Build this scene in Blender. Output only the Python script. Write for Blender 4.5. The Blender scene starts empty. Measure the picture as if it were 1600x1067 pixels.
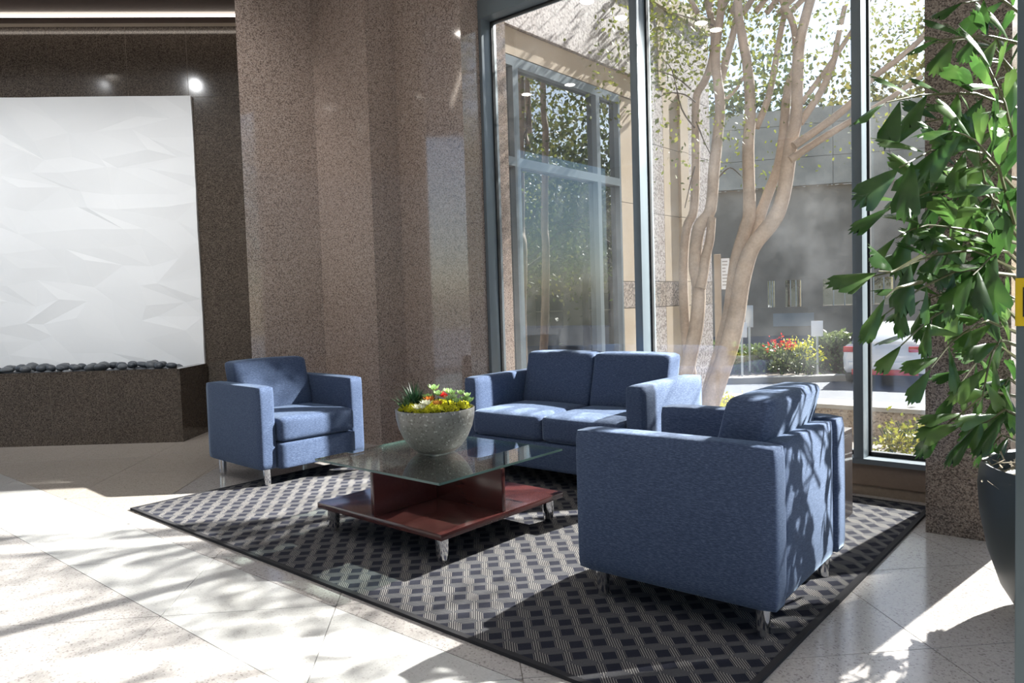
import bpy, bmesh, math, random
from mathutils import Vector, Matrix, Euler, noise as mnoise

C = bpy.context.scene.collection
PI = math.pi

# ------------------------------------------------------------------ camera
CAM_H = 1.1113
F_PX, YAW, PITCH, ROLL = 1147.55, -0.70245, -0.05158, -0.031106
fw = Vector((math.sin(YAW)*math.cos(PITCH), math.cos(YAW)*math.cos(PITCH), math.sin(PITCH)))
rt0 = Vector((math.cos(YAW), -math.sin(YAW), 0)); up0 = rt0.cross(fw)
rt = rt0*math.cos(ROLL) + up0*math.sin(ROLL)
up = -rt0*math.sin(ROLL) + up0*math.cos(ROLL)
cam_data = bpy.data.cameras.new('camera')
cam = bpy.data.objects.new('camera', cam_data); C.objects.link(cam)
cam.matrix_world = Matrix(((rt.x, up.x, -fw.x, 0), (rt.y, up.y, -fw.y, 0), (rt.z, up.z, -fw.z, CAM_H), (0, 0, 0, 1)))
cam_data.sensor_width = 36; cam_data.lens = F_PX*36/1600
cam_data.clip_start = 0.05; cam_data.clip_end = 500
bpy.context.scene.camera = cam

def at(px, py, depth):
    """world point seen at a photo pixel, at a given depth in front of the camera"""
    return Vector((0, 0, CAM_H)) + (fw + rt*((px-800)/F_PX) - up*((py-533.5)/F_PX))*depth

# ------------------------------------------------------------------ light
SUN_TRAVEL = Vector((-0.19, -1.26, -1.0))
world = bpy.data.worlds.new('world'); bpy.context.scene.world = world
world.use_nodes = True
wn = world.node_tree.nodes; wl = world.node_tree.links; wn.clear()
wo = wn.new('ShaderNodeOutputWorld'); bg = wn.new('ShaderNodeBackground'); sky = wn.new('ShaderNodeTexSky')
sky.sky_type = 'NISHITA'; sky.sun_disc = False
sky.sun_elevation = math.radians(38); sky.sun_rotation = math.radians(9)
sky.air_density = 1.0; sky.dust_density = 1.2; sky.ozone_density = 1.2
bg.inputs['Strength'].default_value = 0.21
wl.new(sky.outputs[0], bg.inputs[0]); wl.new(bg.outputs[0], wo.inputs[0])

sun_data = bpy.data.lights.new('sun', 'SUN'); sun_data.energy = 18.0; sun_data.angle = math.radians(0.6)
sun_data.color = (1.0, 0.97, 0.93)
sun = bpy.data.objects.new('sun', sun_data); C.objects.link(sun)
sun.rotation_euler = SUN_TRAVEL.to_track_quat('-Z', 'Y').to_euler(); sun.location = (2, 12, 9)

# added spot lighting the seats from the right; assumed reflected sun, source not modelled
gl_data = bpy.data.lights.new('assumed_sun_glint', 'SPOT'); gl_data.energy = 140000; gl_data.spot_size = math.radians(9.6); gl_data.spot_blend = 0.12
gl_data.shadow_soft_size = 0.16; gl_data.color = (1.0, 0.97, 0.93)
assumed_glint = bpy.data.objects.new('assumed_sun_glint', gl_data); C.objects.link(assumed_glint)
assumed_glint.rotation_euler = Vector((-0.95, -1.0, -1.0)).to_track_quat('-Z', 'Y').to_euler()
assumed_glint.location = Vector((-2.60, 2.62, 0.5))+Vector((0.95, 1.0, 1.0))*12.0

# the lobby's recessed ceiling downlights (trims further down; the last few, without trims, are added fill)
def spot(name, loc, power, target=None, size=120, blend=0.8, soft=0.05, color=(1, 0.96, 0.91)):
    d = bpy.data.lights.new(name, 'SPOT'); d.energy = power; d.spot_size = math.radians(size); d.spot_blend = blend; d.shadow_soft_size = soft; d.color = color
    o = bpy.data.objects.new(name, d); C.objects.link(o); o.location = loc
    if target is not None: o.rotation_euler = (Vector(target)-Vector(loc)).to_track_quat('-Z', 'Y').to_euler()
    return o
DOWNLIGHTS = [(-4.32, 2.34), (-4.30, 1.71), (-3.73, 0.94), (-3.70, 0.62), (-3.17, 0.46), (-3.29, 0.12), (-2.79, -0.05), (-2.62, -0.35), (-5.85, 1.97), (-6.14, 0.10), (-6.87, 0.18), (-1.2, 0.6), (-0.6, -0.5), (1.2, 0.4), (0.6, -2.2), (-2.2, -2.4), (-4.6, -2.4), (2.4, -2.0)]
for k, (x, y) in enumerate(DOWNLIGHTS): spot('downlight_and_fill', (x, y, 4.178), 8 if k < 13 else 2, size=150, soft=0.006)
# added fill spots standing in for daylight and lobby light on the relief panel
for k, t in enumerate((-0.4, 0.7, 1.8, 2.9)):
    p_ = Vector((-6.659, 3.381, 0))+Vector((-0.768, -0.641, 0))*t
    spot('panel_fill', p_+Vector((0.641, -0.768, 0))*3.0+Vector((0, 0, 4.12)), 150, p_+Vector((0, 0, 1.55)), 62, 0.9, 0.03, (0.97, 0.985, 1.0))

sc = bpy.context.scene
sc.view_settings.view_transform = 'Standard'; sc.view_settings.look = 'None'
sc.view_settings.exposure = 0.10; sc.view_settings.gamma = 1.0; sc.view_settings.use_curve_mapping = False

# ------------------------------------------------------------------ materials
class NT:
    def __init__(self, name):
        self.m = bpy.data.materials.new(name); self.m.use_nodes = True
        self.t = self.m.node_tree; self.t.nodes.clear()
        self.out = self.t.nodes.new('ShaderNodeOutputMaterial')
    def n(self, kind, props=None, **ins):
        nd = self.t.nodes.new('ShaderNode'+kind)
        for k, v in (props or {}).items(): setattr(nd, k, v)
        for k, v in ins.items():
            key = int(k[1:]) if k[0] == 'i' and k[1:].isdigit() else k.replace('_', ' ')
            self.set(nd, key, v)
        return nd
    def set(self, nd, key, v):
        s = nd.inputs[key]
        if isinstance(v, bpy.types.NodeSocket): self.t.links.new(v, s)
        elif isinstance(v, bpy.types.Node): self.t.links.new(v.outputs[0], s)
        else:
            if isinstance(v, (tuple, list)) and len(v) == 3 and s.type == 'RGBA': v = (*v, 1)
            s.default_value = v
    def math(self, op, a, b=0.0, c=None, clamp=False):
        nd = self.t.nodes.new('ShaderNodeMath'); nd.operation = op; nd.use_clamp = clamp
        self.set(nd, 0, a); self.set(nd, 1, b)
        if c is not None: self.set(nd, 2, c)
        return nd.outputs[0]
    def mix(self, f, a, b):
        nd = self.t.nodes.new('ShaderNodeMix'); nd.data_type = 'RGBA'
        self.set(nd, 0, f); self.set(nd, 6, a); self.set(nd, 7, b)
        return nd.outputs[2]
    def ramp(self, f, stops, interp='LINEAR'):
        nd = self.t.nodes.new('ShaderNodeValToRGB'); nd.color_ramp.interpolation = interp
        e = nd.color_ramp.elements
        while len(e) < len(stops): e.new(0.5)
        for x, (p, c) in zip(e, stops): x.position = p; x.color = (*c, 1) if len(c) == 3 else c
        self.set(nd, 0, f); return nd.outputs[0]
    def obj(self):
        return self.n('TexCoord').outputs['Object']
    def vec(self, scale, src=None):
        mp = self.n('Mapping'); self.set(mp, 'Vector', src or self.obj()); self.set(mp, 'Scale', scale)
        return mp.outputs[0]
    def bsdf(self, color, rough=0.5, metal=0.0, normal=None, **kw):
        b = self.n('BsdfPrincipled'); self.set(b, 'Base Color', color); self.set(b, 'Roughness', rough); self.set(b, 'Metallic', metal)
        if normal is not None: self.set(b, 'Normal', normal)
        for k, v in kw.items(): self.set(b, k.replace('_', ' '), v)
        self.t.links.new(b.outputs[0], self.out.inputs[0]); return b
    def bump(self, h, strength=0.3, dist=0.01):
        return self.n('Bump', None, Strength=strength, Distance=dist, Height=h).outputs[0]

def plain(name, color, rough=0.5, metal=0.0, vary=0.12, scale=6.0, **kw):
    t = NT(name)
    nz = t.n('TexNoise', None, Vector=t.obj(), Scale=scale, Detail=4.0)
    c = t.mix(nz.outputs[0], tuple(x*(1-vary) for x in color), tuple(min(1, x*(1+vary)) for x in color))
    t.bsdf(c, rough, metal, **kw); return t.m

def granite(name, dark, base, light, rough=0.12, size=90.0, cut=(0.22, 0.72), blotch=0.18, coat=0.0, spec=0.5):
    t = NT(name)
    geo = t.n('NewGeometry').outputs['Position']
    v = t.n('TexVoronoi', {'feature': 'F1'}, Vector=geo, Scale=size)
    sep = t.n('SeparateColor', None, Color=v.outputs['Color'])
    c = t.ramp(sep.outputs[0], [(0.0, dark), (cut[0], base), (cut[1], light)], 'CONSTANT')
    v2 = t.n('TexVoronoi', {'feature': 'F1'}, Vector=geo, Scale=size*2.1)
    sep2 = t.n('SeparateColor', None, Color=v2.outputs['Color'])
    c = t.mix(t.math('MULTIPLY', t.math('GREATER_THAN', sep2.outputs[1], 0.8), 0.6), c, base)
    nz = t.n('TexNoise', None, Vector=geo, Scale=2.2, Detail=3.0)
    g = t.math('MULTIPLY_ADD', nz.outputs[0], 2*blotch, 1-blotch)
    mul = t.n('Mix', {'data_type': 'RGBA', 'blend_type': 'MULTIPLY'}); t.set(mul, 0, 1.0); t.set(mul, 6, c)
    cc = t.n('CombineColor', None, Red=g, Green=g, Blue=g); t.set(mul, 7, cc.outputs[0])
    t.bsdf(mul.outputs[2], rough, Specular_IOR_Level=spec, Coat_Weight=coat, Coat_Roughness=0.04)
    return t.m

def fabric():
    t = NT('blue_heather_fabric')
    a = t.n('TexNoise', None, Vector=t.vec((70, 70, 420)), Scale=1.0, Detail=3.0)
    b = t.n('TexNoise', None, Vector=t.vec((420, 420, 420)), Scale=1.0, Detail=2.0)
    f = t.math('ADD', t.math('MULTIPLY', a.outputs[0], 0.75), t.math('MULTIPLY', b.outputs[0], 0.35))
    c = t.ramp(f, [(0.36, (0.030, 0.045, 0.087)), (0.54, (0.050, 0.074, 0.138)), (0.72, (0.100, 0.135, 0.212))])
    t.bsdf(c, 0.85, normal=t.bump(b.outputs[0], 0.10, 0.001), Sheen_Weight=0.35, Sheen_Roughness=0.35, Sheen_Tint=(0.62, 0.78, 1.0, 1.0), Specular_IOR_Level=0.25)
    return t.m

def wood(name, c0, c1, rough=0.22):
    t = NT(name)
    nz = t.n('TexNoise', None, Vector=t.vec((4, 60, 60)), Scale=1.0, Detail=5.0, Distortion=0.6)
    c = t.ramp(nz.outputs[0], [(0.3, c0), (0.7, c1)])
    t.bsdf(c, rough, Coat_Weight=0.5, Coat_Roughness=0.08); return t.m

def glass_mat(name, tint=(0.93, 0.96, 0.95), refl=1.0, dust=0.0, ior=1.5, rough=0.0, base=0.0):
    t = NT(name)
    tr = t.n('BsdfTransparent', None, Color=tint)
    gl = t.n('BsdfGlossy', None, Color=(1, 1, 1), Roughness=rough)
    bf = t.n('NewGeometry').outputs['Backfacing']      # same reflectance from both sides of the sheet
    fr = t.n('Fresnel', None, IOR=t.math('MULTIPLY_ADD', bf, 1/ior-ior, ior))
    fac = t.math('ADD', t.math('MULTIPLY', fr.outputs[0], refl), base, clamp=True)
    mx = t.n('MixShader', None, i0=fac, i1=tr.outputs[0], i2=gl.outputs[0])
    last = mx
    if dust > 0:   # water-stain film on the panes, lit by the sun
        n1 = t.n('TexNoise', None, Vector=t.obj(), Scale=2.6, Detail=6.0, Roughness=0.62)
        n2 = t.n('TexNoise', None, Vector=t.vec((9, 9, 1.0)), Scale=1.0, Detail=4.0)
        f = t.math('MULTIPLY', t.ramp(n1.outputs[0], [(0.42, (0, 0, 0)), (0.75, (1, 1, 1))]), t.math('ADD', n2.outputs[0], 0.3))
        f = t.math('MULTIPLY_ADD', f, dust, dust*0.06)
        df = t.n('BsdfTranslucent', None, Color=(0.85, 0.88, 0.92))
        last = t.n('MixShader', None, i0=f, i1=mx.outputs[0], i2=df.outputs[0])
    t.t.links.new(last.outputs[0], t.out.inputs[0]); return t.m

def emit(name, color, s):
    t = NT(name); e = t.n('Emission', None, Color=color, Strength=s); t.t.links.new(e.outputs[0], t.out.inputs[0]); return t.m

def rug_mat():
    t = NT('rug_pattern')
    P, D0, D1, H = 0.125, 0.051, 0.074, 0.110
    wmax, wmin = 0.031, -0.021
    pos = t.n('NewGeometry').outputs['Position']
    s = t.n('SeparateXYZ', None, Vector=pos)
    x = t.math('ADD', s.outputs[0], 1.355+P*60); y = t.math('ADD', s.outputs[1], -1.874+H*60)
    xm = t.math('MODULO', x, P)
    ym = t.math('MODULO', y, H)
    u = t.math('DIVIDE', ym, H)
    tri = t.math('ABSOLUTE', t.math('MULTIPLY_ADD', u, 2.0, -1.0))        # 1 at blob centre (u=0)
    soft = t.math('MULTIPLY_ADD', tri, 1.0, 0.0)
    w0 = t.math('MULTIPLY_ADD', soft, wmax-wmin, wmin)
    w1 = t.math('SUBTRACT', wmax+wmin, w0)
    inB = t.math('GREATER_THAN', xm, D0)
    sA = t.math('SUBTRACT', xm, w0)
    sB = t.math('SUBTRACT', t.math('SUBTRACT', xm, D0), w1)
    dif = t.math('SUBTRACT', sB, sA)
    sv = t.math('MULTIPLY_ADD', inB, dif, sA)
    Lg = t.math('MULTIPLY_ADD', inB, D1-D0, D0-(wmax+wmin))
    # rounded blobs: cap the width
    blob_edge = t.math('MINIMUM', sv, t.math('SUBTRACT', Lg, sv))
    # clip the points of the diamonds in x
    nx0 = t.math('MINIMUM', xm, t.math('SUBTRACT', P, xm))
    nx1 = t.math('ABSOLUTE', t.math('SUBTRACT', xm, D0))
    isblob = t.math('LESS_THAN', blob_edge, 0.0005)
    line = t.math('COSINE', t.math('MULTIPLY', sv, 2*PI/0.0104))
    isline = t.math('GREATER_THAN', line, 0.25)
    slope_pos = t.math('GREATER_THAN', u, 0.5)                              # w0 rising with y
    bright = t.math('ABSOLUTE', t.math('SUBTRACT', slope_pos, t.math('SUBTRACT', 1.0, inB)))
    nz = t.n('TexNoise', None, Vector=pos, Scale=380.0, Detail=2.0)
    wv = t.math('MULTIPLY_ADD', nz.outputs[0], 0.7, 0.65)
    ca = t.mix(isline, (0.036, 0.035, 0.041), (0.265, 0.25, 0.235))           # bright diagonals
    cb = t.mix(isline, (0.058, 0.058, 0.064), (0.118, 0.116, 0.121))        # quiet diagonals
    c = t.mix(bright, cb, ca)
    c = t.mix(isblob, c, (0.021, 0.022, 0.033))
    mul = t.n('Mix', {'data_type': 'RGBA', 'blend_type': 'MULTIPLY'}); t.set(mul, 0, 1.0); t.set(mul, 6, c)
    cc = t.n('CombineColor', None, Red=wv, Green=wv, Blue=wv); t.set(mul, 7, cc.outputs[0])
    t.bsdf(mul.outputs[2], 0.95, normal=t.bump(nz.outputs[0], 0.4, 0.003), Specular_IOR_Level=0.15)
    return t.m

def leaf_mat(name, c0, c1, c2, rough=0.35, scale=3.0, trans=0.35):
    t = NT(name)
    nz = t.n('TexNoise', None, Vector=t.n('NewGeometry').outputs['Position'], Scale=scale, Detail=2.0)
    oi = t.n('ObjectInfo')
    f = t.math('ADD', t.math('MULTIPLY', nz.outputs[0], 0.7), t.math('MULTIPLY', oi.outputs['Random'], 0.3))
    c = t.ramp(f, [(0.25, c0), (0.5, c1), (0.72, c2)])
    b = t.bsdf(c, rough)
    tl = t.n('BsdfTranslucent', None, Color=c)
    mx = t.n('MixShader', None, i0=trans, i1=b.outputs[0], i2=tl.outputs[0])
    t.t.links.new(mx.outputs[0], t.out.inputs[0]); return t.m

def concrete(name, c, joint=0.0, rough=0.8, amount=0.35, scale=1.6):
    t = NT(name)
    n1 = t.n('TexNoise', None, Vector=t.obj(), Scale=scale, Detail=6.0, Roughness=0.65)
    n2 = t.n('TexNoise', None, Vector=t.obj(), Scale=60.0, Detail=2.0)
    f = t.math('ADD', t.math('MULTIPLY', n1.outputs[0], 0.7), t.math('MULTIPLY', n2.outputs[0], 0.3))
    col = t.ramp(f, [(0.3, tuple(x*(1-amount) for x in c)), (0.7, tuple(min(1, x*(1+amount)) for x in c))])
    t.bsdf(col, rough, normal=t.bump(n2.outputs[0], 0.3, 0.004)); return t.m

M = {}
M['fabric'] = fabric()
M['chrome'] = plain('polished_chrome', (0.80, 0.80, 0.80), 0.10, 1.0, 0.05)
M['cherry'] = wood('dark_cherry_wood', (0.056, 0.015, 0.014), (0.068, 0.019, 0.017))
M['dark_wood'] = wood('dark_brown_wood', (0.020, 0.012, 0.012), (0.040, 0.022, 0.02), 0.55)
M['table_glass'] = glass_mat('table_glass', (0.84, 0.92, 0.895), 1.25, ior=1.55, base=0.02)
M['glass_edge'] = plain('green_glass_edge', (0.10, 0.17, 0.155), 0.15, 0, 0.1, Transmission_Weight=0.3)
M['pane'] = glass_mat('window_pane', (0.96, 0.975, 0.972), 0.95, dust=0.014, base=0.03)
M['wing_pane'] = glass_mat('reflective_pane', (0.10, 0.11, 0.11), 1.0, ior=1.9, base=0.34)
M['frame'] = plain('blue_grey_frame_paint', (0.165, 0.198, 0.222), 0.35, 0.2, 0.06)
M['gasket'] = plain('black_gasket', (0.012, 0.012, 0.013), 0.5)
M['granite'] = granite('brown_speckled_granite', (0.145, 0.108, 0.092), (0.37, 0.285, 0.24), (0.50, 0.41, 0.355), 0.07, 165, (0.26, 0.74), 0.10, spec=0.75, coat=0.5)
M['granite_rough'] = granite('brown_mottled_granite', (0.075, 0.058, 0.048), (0.20, 0.155, 0.128), (0.30, 0.245, 0.205), 0.14, 190, (0.30, 0.74))
M['tile_dark'] = granite('dark_granite_tile', (0.036, 0.028, 0.022), (0.088, 0.070, 0.056), (0.14, 0.116, 0.095), 0.10, 150, (0.3, 0.8), 0.18)
M['grout_dark'] = plain('grey_brown_grout', (0.28, 0.235, 0.19), 0.8)
M['floor_white'] = granite('pale_floor_stone', (0.46, 0.44, 0.42), (0.58, 0.57, 0.55), (0.62, 0.61, 0.59), 0.13, 210, (0.04, 0.5), 0.04)
M['floor_beige'] = granite('beige_floor_stone', (0.36, 0.31, 0.265), (0.50, 0.445, 0.39), (0.55, 0.49, 0.43), 0.14, 160, (0.07, 0.5), 0.05)
M['floor_pink'] = granite('pink_speckled_floor_stone', (0.31, 0.28, 0.265), (0.475, 0.44, 0.415), (0.53, 0.495, 0.47), 0.15, 170, (0.10, 0.5), 0.06)
M['floor_grout'] = plain('floor_grout', (0.30, 0.27, 0.24), 0.8)
M['white_panel'] = plain('white_plaster_relief', (0.86, 0.87, 0.875), 0.55, 0, 0.015, 2.0)
M['pebble'] = plain('grey_river_pebble', (0.105, 0.115, 0.125), 0.42, 0, 0.45, 5.0)
M['pebble2'] = plain('slate_river_pebble', (0.065, 0.075, 0.088), 0.40, 0, 0.4, 5.0)
M['soffit'] = wood('brown_soffit_panel', (0.040, 0.020, 0.016), (0.060, 0.032, 0.026), 0.4)
M['ceiling'] = plain('white_ceiling_paint', (0.78, 0.77, 0.75), 0.8, 0, 0.03)
M['lamp_strip'] = emit('led_strip_glow', (1.0, 0.88, 0.76), 5.0)
M['lamp'] = emit('downlight_glow', (1.0, 0.93, 0.85), 30.0)
M['rug'] = rug_mat()
M['rug_edge'] = plain('black_rug_binding', (0.022, 0.021, 0.024), 0.9)
M['bowl'] = granite('mottled_grey_bowl_glaze', (0.15, 0.14, 0.125), (0.22, 0.215, 0.195), (0.46, 0.45, 0.42), 0.30, 130, (0.22, 0.95), 0.32)
M['pot'] = plain('charcoal_planter_resin', (0.042, 0.052, 0.053), 0.45, 0, 0.1)
M['soil'] = plain('dark_soil', (0.03, 0.022, 0.016), 0.95, 0, 0.4, 40)
M['moss'] = leaf_mat('yellow_green_moss', (0.42, 0.42, 0.02), (0.62, 0.60, 0.03), (0.75, 0.72, 0.08), 0.8, 40, 0.2)
M['husk'] = plain('dry_moss_fibre', (0.30, 0.25, 0.17), 0.9, 0, 0.4, 60)
M['grass'] = leaf_mat('dark_blade_green', (0.012, 0.04, 0.018), (0.025, 0.07, 0.03), (0.07, 0.14, 0.06), 0.4, 20, 0.2)
M['succulent'] = leaf_mat('pale_succulent_green', (0.18, 0.33, 0.10), (0.33, 0.50, 0.20), (0.55, 0.68, 0.38), 0.5, 30, 0.3)
M['cream_petal'] = leaf_mat('cream_petals', (0.60, 0.60, 0.42), (0.80, 0.80, 0.66), (0.90, 0.90, 0.80), 0.5, 30, 0.3)
M['red_petal'] = leaf_mat('red_petals', (0.45, 0.015, 0.02), (0.65, 0.03, 0.03), (0.75, 0.12, 0.08), 0.5, 30, 0.3)
M['orange_petal'] = leaf_mat('orange_petals', (0.55, 0.13, 0.03), (0.68, 0.26, 0.06), (0.70, 0.42, 0.12), 0.5, 30, 0.3)
M['palm_leaf'] = leaf_mat('glossy_palm_leaflet', (0.022, 0.062, 0.016), (0.046, 0.112, 0.024), (0.115, 0.20, 0.05), 0.24, 9, 0.33)
M['palm_stem'] = plain('palm_cane', (0.085, 0.085, 0.03), 0.5, 0, 0.3, 20)
M['post'] = plain('grey_door_post_paint', (0.115, 0.15, 0.165), 0.4, 0.2, 0.05)
M['yellow'] = plain('yellow_warning_sticker', (0.72, 0.50, 0.01), 0.5, 0, 0.03)
M['black'] = plain('black_print', (0.012, 0.011, 0.010), 0.5)
M['bark'] = concrete('smooth_crape_myrtle_bark', (0.36, 0.285, 0.225), amount=0.36, scale=6.0)
M['twig'] = plain('dark_twig', (0.10, 0.075, 0.055), 0.8)
M['myrtle_leaf'] = leaf_mat('yellowing_myrtle_leaf', (0.10, 0.14, 0.02), (0.22, 0.23, 0.035), (0.38, 0.31, 0.06), 0.5, 3, 0.45)
M['tree_leaf'] = leaf_mat('street_tree_leaf', (0.035, 0.055, 0.014), (0.080, 0.105, 0.024), (0.24, 0.20, 0.045), 0.5, 0.9, 0.4)
M['hedge_leaf'] = leaf_mat('hedge_leaf', (0.05, 0.085, 0.025), (0.11, 0.16, 0.05), (0.24, 0.28, 0.10), 0.5, 2, 0.3)
M['wing_granite'] = granite('pink_aggregate_panel', (0.19, 0.155, 0.14), (0.38, 0.33, 0.31), (0.50, 0.45, 0.425), 0.6, 60, (0.3, 0.7), 0.06)
M['wing_dark'] = granite('brown_aggregate_panel', (0.12, 0.095, 0.08), (0.28, 0.225, 0.19), (0.40, 0.34, 0.29), 0.6, 60, (0.35, 0.7), 0.06)
M['limestone'] = concrete('tan_limestone', (0.43, 0.345, 0.25), amount=0.12)
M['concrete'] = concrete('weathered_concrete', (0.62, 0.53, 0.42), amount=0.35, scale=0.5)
M['concrete_dark'] = concrete('shaded_concrete', (0.38, 0.30, 0.225), amount=0.25, scale=0.5)  # darker concrete copy: recess shade put into the colour; plain dark stone elsewhere
M['asphalt'] = concrete('grey_asphalt', (0.10, 0.11, 0.13), amount=0.12)
M['curb'] = concrete('pale_curb_concrete', (0.36, 0.345, 0.32), amount=0.08)
M['mulch'] = concrete('gravel_mulch', (0.25, 0.205, 0.165), amount=0.45, scale=9)
M['ledge'] = granite('brown_ledge_granite', (0.17, 0.125, 0.095), (0.34, 0.265, 0.205), (0.42, 0.35, 0.28), 0.5, 60)
M['sill_stone'] = concrete('tan_brown_sill_stone', (0.27, 0.20, 0.148), amount=0.12, rough=0.35)
M['sign_white'] = plain('white_sign_face', (0.85, 0.85, 0.86), 0.4, 0, 0.02)
M['galv'] = plain('galvanised_steel', (0.55, 0.57, 0.58), 0.4, 0.6, 0.08)
M['tan_post'] = plain('tan_painted_post', (0.42, 0.33, 0.24), 0.6)
M['car_paint'] = plain('white_car_paint', (0.82, 0.82, 0.83), 0.15, 0, 0.01, Coat_Weight=0.8)
M['car_glass'] = plain('dark_car_glass', (0.03, 0.035, 0.04), 0.06, 0, 0.05)
M['car_red'] = plain('red_tail_lamp', (0.55, 0.02, 0.03), 0.15)
M['rubber'] = plain('black_rubber', (0.015, 0.015, 0.016), 0.8)
M['plate'] = plain('pale_number_plate', (0.72, 0.73, 0.76), 0.4, 0, 0.05)
M['sign_grey'] = concrete('grey_stone_plaque', (0.42, 0.40, 0.37), amount=0.08)
M['win_lit'] = plain('pale_lit_interior', (0.55, 0.57, 0.56), 0.6, 0, 0.2, 1.5)  # brightness of the lit rooms inside is put into this colour
M['far_glass'] = glass_mat('far_window_glass', (0.55, 0.58, 0.58), 1.0, base=0.18)

# ------------------------------------------------------------------ builders
def link(name, me, mat=None, parent=None, loc=None, smooth=False):
    o = bpy.data.objects.new(name, me); C.objects.link(o)
    if mat is not None: me.materials.append(M[mat] if isinstance(mat, str) else mat)
    if smooth:
        for p in me.polygons: p.use_smooth = True
    if parent is not None: o.parent = parent
    if loc is not None: o.location = loc
    return o
def tag(o, label=None, cat=None, group=None, kind=None):
    if label: o['label'] = label
    if cat: o['category'] = cat
    if group: o['group'] = group
    if kind: o['kind'] = kind
    return o
def thing(name, label, cat, loc=(0, 0, 0), rz=0.0, group=None):
    o = bpy.data.objects.new(name, None); C.objects.link(o); o.empty_display_size = 0.1
    o.location = loc; o.rotation_euler = (0, 0, rz)
    return tag(o, label, cat, group)
def setting(name, loc=(0, 0, 0), label=None):
    o = bpy.data.objects.new(name, None); C.objects.link(o); o.location = loc; o['kind'] = 'structure'
    if label: o['label'] = label
    return o

class MB:
    def __init__(self): self.v = []; self.f = []
    def add(self, vs, fs):
        k = len(self.v); self.v += [tuple(p) for p in vs]; self.f += [tuple(i+k for i in f) for f in fs]; return self
    def box(self, x0, x1, y0, y1, z0, z1):
        return self.add([(x0, y0, z0), (x1, y0, z0), (x1, y1, z0), (x0, y1, z0), (x0, y0, z1), (x1, y0, z1), (x1, y1, z1), (x0, y1, z1)],
                        [(0, 3, 2, 1), (4, 5, 6, 7), (0, 1, 5, 4), (1, 2, 6, 5), (2, 3, 7, 6), (3, 0, 4, 7)])
    def obox(self, o, ex, ey, ez):
        o = Vector(o); ex = Vector(ex); ey = Vector(ey); ez = Vector(ez)
        P = [o, o+ex, o+ex+ey, o+ey]; P += [p+ez for p in P]
        return self.add(P, [(0, 3, 2, 1), (4, 5, 6, 7), (0, 1, 5, 4), (1, 2, 6, 5), (2, 3, 7, 6), (3, 0, 4, 7)])
    def prism(self, poly, z0, z1):
        n = len(poly)
        return self.add([(x, y, z0) for x, y in poly]+[(x, y, z1) for x, y in poly],
                        [tuple(range(n))[::-1], tuple(range(n, 2*n))]+[(i, (i+1) % n, n+(i+1) % n, n+i) for i in range(n)])
    def lathe(self, prof, seg=24, cx=0, cy=0, cap=True):
        vs = []; fs = []
        for r, z in prof:
            for k in range(seg):
                a = 2*PI*k/seg; vs.append((cx+r*math.cos(a), cy+r*math.sin(a), z))
        m = len(prof)
        for j in range(m-1):
            for k in range(seg):
                k2 = (k+1) % seg; fs.append((j*seg+k, j*seg+k2, (j+1)*seg+k2, (j+1)*seg+k))
        if cap:
            fs.append(tuple(range(seg))[::-1]); fs.append(tuple((m-1)*seg+k for k in range(seg)))
        return self.add(vs, fs)
    def tube(self, pts, radii, seg=8):
        pts = [Vector(p) for p in pts]; n = len(pts); vs = []; fs = []
        if not isinstance(radii, (list, tuple)): radii = [radii]*n
        ref = Vector((0.31, 0.95, 0.12))
        for i, p in enumerate(pts):
            d = (pts[min(i+1, n-1)]-pts[max(i-1, 0)]).normalized()
            a = d.cross(ref).normalized(); b = d.cross(a)
            for k in range(seg):
                t = 2*PI*k/seg; vs.append(p+(a*math.cos(t)+b*math.sin(t))*radii[i])
        for i in range(n-1):
            for k in range(seg):
                k2 = (k+1) % seg; fs.append((i*seg+k, i*seg+k2, (i+1)*seg+k2, (i+1)*seg+k))
        fs.append(tuple(range(seg))[::-1]); fs.append(tuple((n-1)*seg+k for k in range(seg)))
        return self.add(vs, fs)
    def mesh(self, name='mesh', fix=True):
        me = bpy.data.meshes.new(name); me.from_pydata(self.v, [], self.f)
        if fix:
            bm = bmesh.new(); bm.from_mesh(me); bmesh.ops.recalc_face_normals(bm, faces=bm.faces); bm.to_mesh(me); bm.free()
        me.update(); return me
    def build(self, name, mat, parent=None, loc=None, smooth=False, bevel=0.0, seg=2, fix=True):
        me = self.mesh(name, fix)
        if bevel > 0:
            bm = bmesh.new(); bm.from_mesh(me)
            bmesh.ops.bevel(bm, geom=list(bm.edges), offset=bevel, segments=seg, profile=0.5, affect='EDGES', clamp_overlap=True)
            bm.to_mesh(me); bm.free()
        o = link(name, me, mat, parent, loc, smooth or bevel > 0)
        if (smooth or bevel > 0) and hasattr(me, 'set_sharp_from_angle'):
            me.set_sharp_from_angle(angle=math.radians(40))
        return o

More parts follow.
